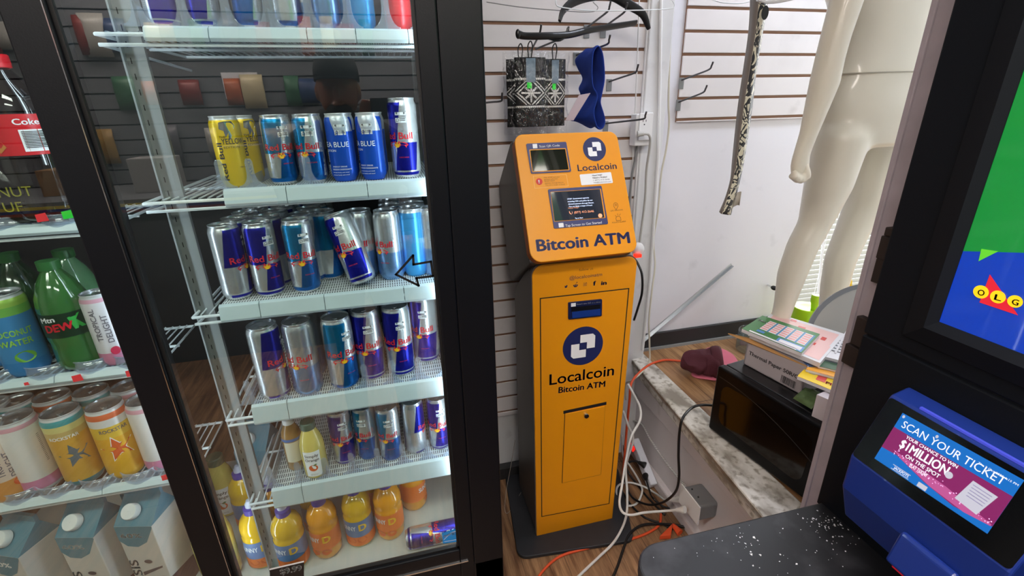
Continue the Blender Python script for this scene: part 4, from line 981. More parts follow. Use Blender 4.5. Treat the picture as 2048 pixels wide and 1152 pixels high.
m = M(); FH.text(m, '!', (1077.3, 366.8), (1079.3, 366.7), 7, .04, .0009); o = m.build('exclamation_mark', whv, atm); o.parent = ws
m = M()
for i, (tx, w) in enumerate((('CRA, RCMP and other', 32), ('payment authorities', 27), ('DO NOT demand', 20), ('payment through Bitcoin', 37), ('You are a target of fraud', 39))): FH.text(m, tx, (1087.5+i*.8, 356.6+i*3.7), (1087.5+i*.8+w, 354.8+i*3.7), 2.2, .01, .0006)
o = m.build('warning_lettering', mat('brown_print', '6a4212', .5), atm); o.parent = ws
ic = M(); q = V(FH.uv(1231.4, 410)); w = .0011
def ring(mm, f, c, r, w, a0=0, a1=2*pi, n=16, off=.0006):
    for i in range(n):
        a, b = a0+(a1-a0)*i/n, a0+(a1-a0)*(i+1)/n
        mm.poly([f.P(c.x+r*cos(a), c.y+r*sin(a), off), f.P(c.x+r*cos(b), c.y+r*sin(b), off), f.P(c.x+(r-w)*cos(b), c.y+(r-w)*sin(b), off), f.P(c.x+(r-w)*cos(a), c.y+(r-w)*sin(a), off)])
ring(ic, FH, q, .0072, w, -.5, pi+.5); ring(ic, FH, q, .003, w)
FH.line(ic, [(1227.4, 413), (1232.2, 419.5), (1236, 412.3)], w, .0006)
FH.text(ic, 'GPS TRACKED', (1221, 423.3), (1246, 420.6), 2.6, 0, .0006)
FH.line(ic, [(1232.5, 441.5), (1231.6, 436), (1234, 433), (1238.5, 432.6), (1241, 435), (1242, 440.8), (1232.5, 441.5)], w, .0006)
for a, b in (((1230.5, 431), (1232.3, 433)), ((1235, 427.5), (1235.4, 430.5)), ((1240.5, 428), (1239, 430.6))): FH.line(ic, [a, b], w, .0006)
FH.text(ic, 'POLICE ALARM', (1224.5, 446.8), (1251.5, 443.8), 2.6, 0, .0006)
ic.build('security_icons', mat('brown_print', '6a4212', .5), atm)
# things behind the machine top right: small white plug adaptor with red light
t = thing('plug_adaptor', 'small white plug adaptor with a red light at the right shoulder of the orange machine', 'adaptor', at(1276, 502, y=1.50))
p = at(1276, 498, y=1.45); M().ball(p, (.022, .02, .024)).build('housing', wht, t, smooth=True)
p = at(1275, 511, y=1.43); m = M(); m.box((p.x-.012, p.y-.008, p.z-.006), (p.x+.012, p.y+.008, p.z+.005)); m.build('red_light', mat('red_glow', 'c02018', .3, emis='ff2a14', es=.7), t)

# ================================================================ LOTTERY KIOSK
K = .80
kblk = mat('kiosk_black', '0a0e15', .6, spec=.2, bump=.06, bscale=350)
kio = thing('lottery_kiosk', 'black lottery terminal cabinet at the right with a lit poster and a play shelf', 'kiosk', (1.0, .2, 0))
m = M(); m.box((K, -.45, .70), (1.25, .594, 1.098)); m.box((K, -.45, 1.102), (1.25, .594, 2.3)); m.box((K+.003, -.44, 1.09), (1.24, .59, 1.11)); m.build('cabinet', kblk, kio, bevel=.003)
m = M(); m.box((.42, -.45, .0), (1.25, .56, .676)); m.build('pedestal', mat('kiosk_blue', '1c2f9a', .4), kio, bevel=.004)
FK = Face((K, 0, 0), (0, -1, 0), (0, 0, 1))
c = [V((p.x, p.y)) for p in (at(1268, 1090, z=.71), at(1612, 1008, z=.71))]
def shelfmat():
    m, nt, b, X, Y_, Z_, tc = shader('worn_black_shelf', 'Object', Roughness=.5)
    n = tex(nt, tc, scale=9, detail=8); n2 = tex(nt, tc, scale=70, detail=3)
    c = (ramp(n, .5, .72)*.5).mix('1b1c20', '55555c'); nt.links.new(c.s, b.inputs['Base Color']); bumpto(nt, b, n2, .1, .002); return m
yT = at(1605, 1015, z=.71).y; xT = at(1274, 1130, z=.71).x
m = M(); o2 = rounded([V((xT, yT+.006)), V((.95, yT)), V((.95, -.45)), V((xT, -.45))], .05, 8, [.055, 0, 0, .05]); m.prism([(p.x, p.y, .680) for p in o2], (0, 0, .030)); m.build('play_shelf', shelfmat(), kio, bevel=.004)
rnd = random.Random(3); m = M()
for cx_, cy_, n_, sp in (((1655, 1045), None, 60, 28), ((1480, 1085), None, 26, 35), ((1700, 1080), None, 30, 40), ((1560, 1120), None, 26, 90), ((1400, 1110), None, 10, 90)) and [(1655, 1042, 60, 24), (1480, 1083, 26, 30), (1690, 1078, 26, 30), (1580, 1110, 24, 80), (1400, 1110, 10, 80)]:
    for _ in range(n_):
        p = at(cx_+rnd.gauss(0, sp), min(1150, cy_+rnd.gauss(0, sp*.4)), z=.7104); s = rnd.uniform(.0004, .0013)*rnd.choice((1, 1, 2))
        if p.x > K-.004 or p.y > yT-.005: continue
        a = rnd.uniform(0, 6); m.prism([(p.x+s*cos(a+q)*rnd.uniform(.5, 1.4), p.y+s*sin(a+q)*rnd.uniform(.5, 1.4), .7101) for q in (0, 1.4, 2.8, 4.4)], (0, 0, .0006))
o = m.build('scratch_debris', mat('debris', 'e4e4e8', .6)); tag(o, 'white scratch ticket crumbs scattered on the black play shelf', 'crumbs'); o['kind'] = 'stuff'
# poster frame
yo, zo = FK.uv(1808, 669); yi, zi = FK.uv(1879, 644)
H1 = 2.2
def framebar(a0, a1, z0, z1, h0, h1):
    pass
m = M()
def fr(u0_, v0_, u1_, v1_, ho, hi):  # L-shaped frame (left and bottom) with sloped profile
    P_ = lambda u, v, h: V((K-h, -u, v))
    ue = .44
    m.hexa([P_(u0_, v0_, 0), P_(ue, v0_, 0), P_(ue, v1_, 0), P_(u1_, v1_, 0), P_(u0_, v0_, ho), P_(ue, v0_, ho), P_(ue, v1_, hi), P_(u1_, v1_, hi)])
    m.hexa([P_(u0_, v0_, 0), P_(u1_, v1_, 0), P_(u1_, 2.25, 0), P_(u0_, 2.25, 0), P_(u0_, v0_, ho), P_(u1_, v1_, hi), P_(u1_, 2.25, hi), P_(u0_, 2.25, ho)])
fr(yo, zo, yo+(yi-yo)*.82, zo+(zi-zo)*.75, .004, .018); fr(yo+(yi-yo)*.82, zo+(zi-zo)*.75, yi+.002, zi+.002, .018, .006)
m.build('poster_frame', mat('frame_black', '10141b', .75, spec=.2), kio)
po = M(); po.poly([FK.P(yi, zi, .004), FK.P(.44, zi, .004), FK.P(.44, 2.24, .004), FK.P(yi, 2.24, .004)])
Pm, nt, b, X, Y_, Z_, tc = shader('poster_print', 'Object', Roughness=.25, Coat_Weight=.5)
zz = Z_; a_, b_ = FK.uv(1935, 502), FK.uv(2048, 505)
sl_ = (b_[1]-a_[1])/(a_[0]-b_[0])
f = (Z_-(Y_*sl_)).gt(a_[1]-sl_*(-a_[0]-.2))
nt.links.new(f.mix('0c40c8', '16963c').s, b.inputs['Base Color']); nt.links.new(f.mix('0c40c8', '16963c').s, b.inputs['Emission Color']); b.inputs['Emission Strength'].default_value = .12
po_ = po.build('poster', Pm, kio, world=True)
# poster shader works in object coordinates of the kiosk
f_off = None
m = M(); FK.quad(m, [(1968, 497), (2002, 502), (1962, 522)], .005); m.build('green_flag_print', mat('lime_flag', '5cc02c', .3, emis='5cc02c', es=.3), kio)
m = M(); FK.quad(m, [(1985, 548), (2042, 630), (1964, 604)], .005); pr_ = m.build('red_flash_print', mat('olg_red', 'cc1e30', .3, emis='cc1e30', es=.3), kio)
for c_, ch in (((1967.5, 583), 'O'), ((2001.5, 593), 'L'), ((2036, 602), 'G')):
    m = M(); FK.disc(m, c_, 16, .0055, ell=1.0); dd = m.build('yellow_disc_print', mat('olg_yellow', 'f2c818', .3, emis='f2c818', es=.3), kio)
    m = M(); FK.text(m, ch, (c_[0]-7, c_[1]+5), (c_[0]+6, c_[1]+8.5), 12, .03, .006); o = m.build('letter_print', dkl, kio); o.parent = dd
# ticket scanner
T_ = at(1775, 792, x=.764); B_ = at(1703, 912, x=.715); S_ = at(1688, 975, x=.715)
yl = (T_.y+B_.y)/2; yr = .265
scn = thing('ticket_scanner', 'blue ticket checker with a tilted lit screen mounted on the black kiosk', 'ticket checker', (.76, .38, .9))
blu = mat('scanner_blue', '1c3488', .32, coat=.3)
prf = [(K+.0, T_.z+.016), (T_.x+.0, T_.z+.006), (B_.x, B_.z), (S_.x, S_.z), (.742, S_.z-.075), (K, S_.z-.09)]
m = M(); m.v = [V((x, yl, z)) for x, z in prf]+[V((x, yr, z)) for x, z in prf]; n = len(prf)
m.f = [tuple(range(n)), tuple(range(n, 2*n))[::-1]]+[(i, n+i, n+(i+1) % n, (i+1) % n) for i in range(n)]
m.build('housing', blu, scn, bevel=.005, seg=3)
FS = Face(V((T_.x, yl, T_.z+.006)), (0, -1, 0), V((T_.x-B_.x, 0, T_.z+.006-B_.z)))
Hs = (V((T_.x, 0, T_.z+.006))-V((B_.x, 0, B_.z))).length; Wd = yl-yr
m = M(); cc = rounded([V((.003, -.004)), V((Wd-.003, -.004)), V((Wd-.003, -Hs+.003)), V((.003, -Hs+.003))], .006)
m.prism([FS.P(q.x, q.y, .0) for q in cc], FS.n*.0012); m.build('screen_cover', mat('glossy_black', '06070a', .15, 0, .4), scn)
scr = [(1806.5, 826), (2050, 961), (1976, 1068), (1750, 917)]
uv4 = [V(FS.uv(*p)) for p in scr]
def bil(a, b):  # a right 0..1, b down 0..1
    t = uv4[0].lerp(uv4[1], a); d = uv4[3].lerp(uv4[2], a); return t.lerp(d, b)
def sp(a, b, off=.0016): q = bil(a, b); return FS.P(q.x, q.y, off)
def band_(a0, a1, b0, b1, c, nm, es=.42, off=.0016, pts=None):
    m = M(); m.poly([sp(*p, off) for p in (pts or [(a0, b0), (a1, b0), (a1, b1), (a0, b1)])]); o = m.build(nm, mat('lit_'+nm, '06070a', .3, emis=c, es=max(es, .42)), scn); return o
d0 = band_(0, 1, 0, 1, '1272cc', 'display', es=.3); 
o = band_(0, 0, 0, 0, '8e2466', 'magenta_field', off=.0019, pts=[(0, .30), (1, .30), (1, .86), (.72, .93), (.45, .86), (.15, .72), (0, .74)]); o.parent = d0
o = band_(0, 0, 0, 0, 'c85a9a', 'pebble_field', off=.0021, pts=[(.1, .66), (.35, .70), (.6, .72), (.8, .78), (.99, .84), (.99, .87), (.8, .92), (.5, .87), (.2, .74)]); o.parent = d0
m = M()
def stext(txt, a, b, h, w=None, bold=.0):
    q = bil(a, b); d = (bil(a+.1, b)-q).normalized(); n_ = V((-d.y, d.x))
    put_text(m, txt, lambda x, y: FS.P(q.x+d.x*x+n_.x*y, q.y+d.y*x+n_.y*y, .0026), w, h, bold, center=False)
WW = (uv4[1]-uv4[0]).length; HH = (uv4[3]-uv4[0]).length
stext('SCAN YOUR TICKET', .055, .235, HH*.14, WW*.86, .0); stext('YOUR CHANCE TO WIN', .14, .37, HH*.06, WW*.46, .03); stext('$1MILLION', .13, .56, HH*.16, WW*.43, .04); stext('ON THE SPOT', .22, .67, HH*.07, WW*.31, .03); stext('PLAY TODAY', .29, .77, HH*.07, WW*.16, .02)
stext('JACKPOTS', .19, .955, HH*.05, WW*.14, .02); stext('Thu 2 Oct 2025 1:15 PM', .70, .125, HH*.035, WW*.29, 0.)
m2 = M(); o = m.build('display_lettering', mat('lit_white', '808080', emis='f4f6ff', es=.42), scn); o.parent = d0
m = M(); 
for a, b, c2_, d_ in ((.17, .98, .34, .98), (.17, .90, .34, .90)): m.poly([sp(a, b, .0026), sp(c2_, d_, .0026), sp(c2_, d_-.012, .0026), sp(a, b-.012, .0026)])
tkm = mat('lit_ticket', '404048', emis='d8d6e4', es=.36)
o = m.build('display_button_lines', tkm, scn); o.parent = d0
for nm_, pp in (('display_button', [(.42, .90), (.50, .90), (.50, .985), (.42, .985)]), ('display_coin', [(.58+.03*cos(i*pi/8), .53+.06*sin(i*pi/8)) for i in range(16)]), ('display_dot', [(.03+.012*cos(i*pi/8), .05+.03*sin(i*pi/8)) for i in range(16)]), ('display_dot', [(.35+.012*cos(i*pi/8), .07+.03*sin(i*pi/8)) for i in range(16)])):
    m = M(); m.poly([sp(*p, .0028) for p in pp]); o = m.build(nm_, tkm, scn); o.parent = d0
m = M(); m.poly([sp(*p, .0028) for p in [(.74, .40), (.93, .42), (.88, .84), (.70, .80)]])
o = m.build('display_ticket_picture', mat('lit_ticket', '404048', emis='d8d6e4', es=.36), scn); o.parent = d0
m = M()
for i in range(5): m.poly([sp(.755, .45+i*.05, .003), sp(.90-.004*i, .46+i*.05, .003), sp(.90-.004*i, .475+i*.05, .003), sp(.755, .465+i*.05, .003)])
o = m.build('display_ticket_lines', mat('lit_grey', '8a88a8', emis='8a88a8', es=.2), scn); o.parent = d0
rp = random.Random(5); m = M()
for _ in range(70):
    a = rp.uniform(.12, .98); b = .67+a*.16+rp.gauss(0, .035); s = rp.uniform(.004, .012); m.poly([sp(a+s*cos(q)*.6, b+s*sin(q), .0024) for q in (0, 1.2, 2.5, 3.9, 5)])
o = m.build('display_sparkles', mat('lit_pink', 'e8b0e0', emis='e0a8e0', es=.3), scn); o.parent = d0
# paper mouth
m = M(); a, b = at(1812, 1021, x=.70).y, at(1935, 1096, x=.70).y
m.hexa([(.742, a, .805), (.742, b, .805), (.69, b, .818), (.69, a, .818), (.712, a, .875), (.712, b, .875), (.703, b, .872), (.703, a, .872)]); m.build('paper_mouth', blu, scn, bevel=.006, seg=3)
m = M(); m.box((.718, b-.002, .79), (.74, a+.002, .806)); m.build('scan_light', mat('scan_red', '5a1018', .3, emis='a01020', es=.4), scn)
m = M(); m.box((K-.034, yr+.01, T_.z+.0070), (K-.029, yl-.045, T_.z+.0105)); m.build('light_bar', mat('blue_glow', '4650c8', .4, emis='5a64ff', es=.12), scn)


# ================================================================ HOOKS, HANGERS, GARMENTS
hkm = mat('grey_hook_metal', '5d5f62', .35, .8)
def hook(px, py, yw, tip, label, plate=True, bend=12):
    a = at(px, py, y=yw-.004); L = tip
    t = thing('slatwall_hook', label, 'hook', a)
    b = at(*L[:2], y=L[2]); up = V((0, -.012, .022))
    m = M(); m.tube(crom([a, a.lerp(b, .5), b-V((0, -.006, 0)), b+up*.5, b+up], 5), .0030, 8); m.build('arm', hkm, t, smooth=True)
    if plate:
        m = M(); m.box((a.x-.010, yw-.003, a.z-.030), (a.x+.010, yw-.0005, a.z+.008)); m.build('back_plate', mat('plate_zinc', '8f9294', .4, .7), t, bevel=.001)
    return t
YW = 1.60
hook(1062, 101, YW, (1080, 68, 1.44), 'grey slatwall hook, left one carrying the snowflake gloves', False)
hook(1072, 98, YW, (1134, 72, 1.42), 'grey slatwall hook, right one carrying the snowflake gloves', False)
hook(1174, 55, YW, (1217, 22, 1.44), 'grey hook under the curved black hanger, left one of the pair')
hook(1207, 55, YW, (1250, 24, 1.44), 'grey hook under the curved black hanger, right one of the pair')
hook(1153, 110, YW, (1216, 88, 1.42), 'grey hook that carries the blue fleece band')
hook(1219, 163, YW, (1272, 145, 1.45), 'bare grey hook right of the blue fleece band')
hook(1212, 247, YW, (1288, 238, 1.44), 'bare grey hook over the top right corner of the orange machine')
hook(966, 206, YW, (1003, 202, 1.47), 'grey hook sticking out at the left beside the cooler', False)
hook(1364, 160, 1.648, (1420, 139, 1.50), 'upper hook on the alcove slatted panel')
hook(1358, 204, 1.648, (1408, 185, 1.50), 'lower hook on the alcove slatted panel')
hblk = mat('black_hanger_plastic', '151618', .35)
t = thing('coat_hanger', 'black plastic hanger with wide curved shoulders hanging at the top', 'hanger', at(1195, 5, y=1.46))
m = M(); P_ = crom([at(*p, y=q) for p, q in (((1119, 42), 1.42), ((1126, 22), 1.43), ((1145, 5), 1.44), ((1180, -8), 1.46), ((1222, -10), 1.46), ((1255, 8), 1.47), ((1285, 28), 1.48), ((1298, 58), 1.49))], 6)
n = len(P_); m.tube(P_, [(.006+.009*sin(pi*min(1, max(0, i/(n-1))))**.7, .004+.002*sin(pi*i/(n-1))) for i in range(n)], 10); m.build('shoulder_bar', hblk, t, smooth=True)
m = M(); m.tube(crom([at(1200, -10, y=1.46), at(1200, -30, y=1.46), at(1190, -45, y=1.46), at(1205, -60, y=1.48)], 5), .0018, 6); m.build('wire_hook', chrome, t, smooth=True)
t = thing('coat_hanger', 'black plastic hanger seen edge-on above the gloves and the blue band', 'hanger', at(1150, 65, y=1.44))
m = M(); P_ = crom([at(*p, y=q) for p, q in (((1036, 68), 1.36), ((1050, 72), 1.37), ((1090, 72), 1.38), ((1135, 70), 1.40), ((1175, 61), 1.43), ((1220, 54), 1.46), ((1272, 46), 1.49))], 6); n = len(P_)
m.tube(P_, [(.0045+.0045*sin(pi*i/(n-1)), .010) for i in range(n)], 10); m.ball(P_[0], (.007, .006, .012)); m.build('shoulder_bar', hblk, t, smooth=True)
m = M(); m.tube(crom([at(1096, 76, y=1.39), at(1120, 80, y=1.39), at(1140, 64, y=1.40)], 4), .004, 6); m.build('notch', hblk, t, smooth=True)
m = M(); m.tube([at(1132, 68, y=1.40), at(1136, 56, y=1.40)], .003, 6); m.build('hook_stub', hblk, t, smooth=True)
t = thing('wire_hanger', 'thin white wire hanger spanning the top of the slatted wall', 'hanger', at(1240, 18, y=1.45))
m = M(); m.tube(crom([at(*p, y=1.42) for p in ((1113, -8), (1112, 8), (1125, 15), (1180, 21), (1260, 21), (1335, 18), (1349, 11), (1340, -6))], 5), .0016, 6); m.build('wire_bar', whitew, t, smooth=True)
m = M(); m.tube(crom([at(*p, y=1.43) for p in ((973, 4), (1040, 14), (1120, 21), (1180, 24), (1196, 16), (1186, 4))], 5), .0012, 6); tag(m.build('loose_wire', mat('grey_wire', 'a0a0a2', .4, .5), smooth=True), 'thin grey wire stretched from the cooler towards the hangers', 'wire')
t = thing('white_hanger', 'white hanger end peeking in at the top beside the patterned strap', 'hanger', at(1560, 0, y=1.3))
m = M(); m.tube(crom([at(*p, y=1.3) for p in ((1515, -2), (1535, 3), (1560, 1), (1585, -4))], 5), .006, 8); m.build('bar', wht, t, smooth=True)
m = M(); m.tube(crom([at(*p, y=1.4) for p in ((1425, 0), (1450, 6), (1480, 7), (1503, 2))], 5), .0014, 6); m.build('wire_bar', whitew, t, smooth=True)

# gloves in clear bags
def knit():
    m, nt, b, X, Y_, Z_, tc = shader('black_knit_snowflake', 'UV', Roughness=.9)
    u, v = X, Y_
    cu = (u-.5); cell = lambda a, s, o: ((a*s+o).frac()-.5).op('ABSOLUTE')
    band_ = (v-.50).op('ABSOLUTE').lt(.17)
    du = (u-.5).op('ABSOLUTE')*1.15; dv = (v-.5).op('ABSOLUTE')*2.7
    dia = (du+dv); d1 = dia.op('SUBTRACT', .50).op('ABSOLUTE').lt(.035); d2 = dia.op('SUBTRACT', .64).op('ABSOLUTE').lt(.025)
    cross = (du-dv).op('ABSOLUTE').lt(.055).op('MULTIPLY', dia.lt(.42)); ax = du.op('MINIMUM', dv).lt(.035).op('MULTIPLY', dia.lt(.38)); star = dia.lt(.09)
    lines = (v-.70).op('ABSOLUTE').lt(.014).op('MAXIMUM', (v-.30).op('ABSOLUTE').lt(.014))
    f = d1.op('MAXIMUM', d2).op('MAXIMUM', cross).op('MAXIMUM', ax).op('MULTIPLY', band_).op('MAXIMUM', lines)
    st = ((v*70).op('SINE')*(u*90).op('SINE')); f2 = f.op('MULTIPLY', st.gt(-.75))
    nt.links.new(f2.mix('17181a', 'd5d5d2').s, b.inputs['Base Color']); bumpto(nt, b, st, .5, .002); return m
knm = knit(); bag = clear('crinkled_clear_bag', 'ffffff', .05, .12, 1.40, .0, 'ffffff', 1., 70)
grn_st = mat('neon_green', '34f04a', .5)
def gloves(x0, x1, z0, z1, y, label, tilt=0., card=True, ns=0):
    t = thing('packed_gloves', label, 'gloves', ((x0+x1)/2, y, z0), 0, 'gloves packed in clear bags')
    w = x1-x0; h = z1-z0
    for s, (a0, a1) in enumerate(((0.02, .98),)):
        m = M(); nu, nv = 14, 26; rows = []; o = 0
        for j in range(nv+1):
            v = j/nv; wd = 1-.16*sin(pi*min(1, v*1.6))*.3; row = []
            for i in range(2*nu):
                ph = 2*pi*i/(2*nu); uu = .5+.5*cos(ph)*wd
                row.append(V((x0+w*(a0+(a1-a0)*uu), y+.012*(1+.15*noise.noise(V((i*.7, j*.5, ns)))) * sin(ph)*(-1)-.002*s*0+ .004*s, z0+.012+h*.90*v)))
            rows.append(row)
        m.loft(rows); m.uv = {}
        for j in range(nv+1):
            for i in range(2*nu): m.uv[j*2*nu+i] = (.5+.5*cos(2*pi*i/(2*nu)), j/nv)
        m.build('glove', knm, t, smooth='all')
        for k in range(0):
            fx = x0+w*(a0+(a1-a0)*(.2+.3*k)); mm = M(); mm.ball((fx, y, z0+.012), (.011, .009, .014)); mm.build('finger_tip', mat('black_knit', '1b1c1e', .9, bump=.5, bscale=600), t, smooth=True)
    if card:
        m = M(); m.box((x0+w*.34, y-.0165, z1-.075), (x0+w*.62, y-.0155, z1-.012)); m.build('picture_card', mat('card_picture', '7d93a6', .4, var=.7, vscale=60), t)
        m = M(); m.box((x0+w*.36, y-.0175, z1-.092), (x0+w*.50, y-.0168, z1-.076)); m.build('price_dot', grn_st, t)
    m = M(); nu, nv = 22, 30
    for sgn in (-1, 1):
        rows = []
        for j in range(nv+1):
            v = j/nv; row = []
            for i in range(nu+1):
                u = i/nu; bulge = .022*(sin(pi*u)**.45)*(sin(pi*min(1, max(0, v)))**.4)
                nn = noise.noise(V((u*9+ns, v*12, sgn*3)))*.008+noise.noise(V((u*22+ns, v*18, sgn*5)))*.004
                row.append(V((x0-.008+(w+.016)*u+noise.noise(V((v*7, ns, u)))*.006, y+sgn*(bulge+nn*(sin(pi*u)**.5)), z0-.012+(h+.022)*v)))
            rows.append(row)
        m.loft(rows, closed=False)
    m.build('clear_bag', bag, t, smooth='all')
    m = M(); c = ((x0+x1)/2, y, z1+.012); m.tube(crom([(c[0]-.004, y, z1-.01), (c[0]-.006, y, z1+.02), (c[0]+.002, y-.002, z1+.033), (c[0]+.008, y, z1+.018), (c[0]+.004, y, z1-.01)], 5), .0018, 6); m.build('hang_loop', hblk, t, smooth=True)
    return t
a = at(1022, 120, y=1.47); b_ = at(1082, 262, y=1.47); c_ = at(1128, 262, y=1.47)
gloves(at(1028, 190, y=1.455).x, at(1092, 190, y=1.455).x, at(1060, 262, y=1.455).z, at(1060, 108, y=1.455).z, 1.455, 'black and white snowflake gloves in a clear bag, left pack in front', ns=1)
gloves(at(1084, 190, y=1.475).x, at(1131, 190, y=1.475).x, at(1100, 260, y=1.475).z, at(1100, 112, y=1.475).z, 1.475, 'black and white snowflake gloves in a clear bag, right pack', ns=4)
gloves(at(1012, 190, y=1.52).x, at(1070, 190, y=1.52).x, at(1035, 262, y=1.52).z, at(1035, 112, y=1.52).z, 1.52, 'glove pack hanging behind the left snowflake pack', card=False, ns=8)

# blue fleece band with paper tag
t = thing('fleece_headband', 'blue fleece headband hanging from a hook with a white paper tag', 'headband', at(1195, 95, y=1.45))
rim = [(1197, 91), (1206, 105), (1210, 130), (1211, 158), (1206, 185), (1203, 205), (1209, 228), (1212, 246), (1206, 257), (1196, 255), (1190, 240), (1188, 222), (1193, 203), (1194, 188), (1186, 172), (1183, 150), (1184, 125), (1187, 104)]
rb = [(1168, 100), (1172, 112), (1176, 130), (1178, 155), (1172, 180), (1166, 200), (1160, 222), (1172, 245), (1178, 254), (1168, 252), (1150, 246), (1140, 240), (1152, 215), (1160, 190), (1156, 178), (1164, 160), (1154, 138), (1149, 116)]
A_ = [at(*p, y=1.42) for p in rim]; B_2 = [at(*p, y=1.52) for p in rb]
def closed(pts, k=4):
    P = [pts[-1]]+pts+[pts[0], pts[1]]; out = []
    for i in range(1, len(P)-2):
        a, b, c, d = P[i-1:i+3]
        for j in range(k):
            q = j/k; out.append(.5*((2*b)+(c-a)*q+(2*a-5*b+4*c-d)*q*q+(-a+3*b-3*c+d)*q**3))
    return out
Ac, Bc = closed(A_), closed(B_2); rows = []
for k in range(9):
    q = k/8; rows.append([x.lerp(y, q)+V((0, 0, .004*sin(q*9+i*.3))) for i, (x, y) in enumerate(zip(Ac, Bc))])
m = M(); m.loft(rows, cap=False); m.build('band', mat('blue_fleece', '163b9c', .95, bump=.4, bscale=700), t, smooth='all', mods=[('SOLIDIFY', dict(thickness=.0045)), ('SUBSURF', dict(levels=1, render_levels=1))])
m = M(); Q = [at(*p, y=1.41) for p in ((1158, 190), (1181, 186), (1147, 241), (1131, 240))]; m.prism(Q, (0, .0006, 0)); m.build('paper_tag', mat('tag_paper', 'b9abb4', .7), t)

# outlet on the pillar
ow = mat('outlet_white', 'e8eaec', .35)
t = thing('wall_outlet', 'white electrical outlet box on the pillar with one plug in it', 'outlet', at(1288, 258, y=1.585))
p0 = at(1269, 228, y=1.56); p1 = at(1301, 290, y=1.56)
m = M(); m.box((p0.x, 1.545, p1.z), (p1.x-.006, 1.585, p0.z)); m.build('box', ow, t, bevel=.003)
q0 = at(1279, 226, y=1.543); q1 = at(1303, 262, y=1.543); m = M(); m.box((q0.x, 1.538, q1.z-.03), (q1.x, 1.545, q0.z)); pl_ = m.build('cover_plate', ow, t, bevel=.002)
m = M(); c = at(1289, 244, y=1.538); 
for dx, h in ((-.0055, .004), (.0055, .0035)): m.box((c.x+dx-.0009, 1.5372, c.z-h+.004), (c.x+dx+.0009, 1.5379, c.z+h+.004))
m.box((c.x-.002, 1.5372, c.z-.010), (c.x+.002, 1.5379, c.z-.006)); o = m.build('socket_slots', dkl, t); o.parent = pl_
cordw = mat('white_cord', 'd8d8d6', .45); cordg = mat('grey_white_cord', 'b4b4b0', .5); cordb = mat('black_cord', '131315', .4); cordo = mat('orange_cord', 'e0562c', .45)
def cord(label, pts, r, mt, plugs=(), k=8, name='extension_cord', parent=None):
    P = crom(pts, k); t = parent or thing(name, label, 'cord', P[0])
    m = M(); m.tube(P, r, 8); cb = m.build('cable' if not parent else 'power_cord', mt, t, smooth='all')
    for end, (w, l) in plugs:
        p = P[0] if end == 0 else P[-1]; q = P[2] if end == 0 else P[-3]; d = (p-q).normalized()
        m = M(); m.tube([p-d*.006, p+d*l*.3, p+d*l*.75, p+d*l], [(r*1.5, r*1.5), (w*.7, w*.6), (w, w*.75), (w*.95, w*.7)], 10); pg_ = m.build('plug', mt, t, smooth=True)
        if parent: pg_.parent = cb
    return t
def pts(lst):
    out = []
    for it in lst:
        px, py = it[:2]; k, v = list(it[2].items())[0]; out.append(at(px, py, **{k: v}))
    return out
Y = lambda v: dict(y=v)
Zf = lambda v: dict(z=v)
XX = lambda v: dict(x=v)
cord('white cord hanging from the pillar outlet down behind the orange machine', pts([(1284, 268, Y(1.515)), (1298, 270, Y(1.51)), (1300, 290, Y(1.52)), (1293, 340, Y(1.54)), (1290, 400, Y(1.55)), (1281, 470, Y(1.55)), (1277, 500, Y(1.55))]), .0042, cordg, [(0, (.012, .016))])
cord('thin beige cord hanging loosely in front of the alcove wall down to the platform', pts([(1346, -10, Y(1.60)), (1340, 100, Y(1.60)), (1337, 200, Y(1.60)), (1338, 250, Y(1.61)), (1332, 300, Y(1.61)), (1322, 350, Y(1.61)), (1316, 420, Y(1.61)), (1307, 480, Y(1.61)), (1310, 530, Y(1.60)), (1304, 580, Y(1.58)), (1298, 640, Y(1.56)), (1299, 690, Y(1.55)), (1298, 725, Zf(.489)), (1280, 748, Zf(.489)), (1262, 762, Zf(.487)), (1252, 768, Y(1.47)), (1252, 800, Y(1.45))]), .0036, mat('beige_cord', 'c9c4b4', .5))
cord('armoured grey conduit hanging below the pillar outlet', pts([(1274, 290, Y(1.575)), (1270, 320, Y(1.575)), (1264, 350, Y(1.575)), (1260, 390, Y(1.578)), (1257, 440, Y(1.578))]), .0045, mat('conduit', '9a9c9c', .4, .6, bump=1., bscale=500), name='conduit')
cord('thin white cable running down the edge of the white slatted wall', pts([(1279, -8, Y(1.575)), (1275, 110, Y(1.575)), (1270, 230, Y(1.575)), (1262, 400, Y(1.585))]), .0022, cordw)
cord('black cord looping out from behind the right side of the orange machine', pts([(1268, 516, Y(1.42)), (1276, 528, Y(1.40)), (1284, 550, Y(1.38)), (1284, 585, Y(1.38)), (1276, 615, Y(1.40)), (1268, 640, Y(1.43))]), .0042, cordb)
cord('orange extension cord crossing the platform from the maroon hat and dropping over its edge', pts([(1362, 722, Zf(.488)), (1330, 720, Zf(.488)), (1300, 729, Zf(.488)), (1276, 748, Zf(.491)), (1262, 768, Y(1.40)), (1259, 800, Y(1.38)), (1254, 850, Y(1.40)), (1250, 900, Y(1.38)), (1245, 960, Y(1.38))]), .0048, cordo)
cord('orange extension cord curving over the wooden floor in front of the base plate', pts([(1322, 1028, Zf(.006)), (1318, 1050, Zf(.006)), (1295, 1066, Zf(.006)), (1262, 1078, Zf(.008)), (1215, 1088, Zf(.006)), (1160, 1100, Zf(.006)), (1120, 1113, Zf(.006)), (1092, 1135, Zf(.006)), (1072, 1165, Zf(.006)), (1050, 1230, Zf(.006))]), .0048, cordo)
t = thing('orange_plug_end', 'bright orange flared cord end lying by the step near the play shelf', 'plug', at(1355, 1062, z=.01))
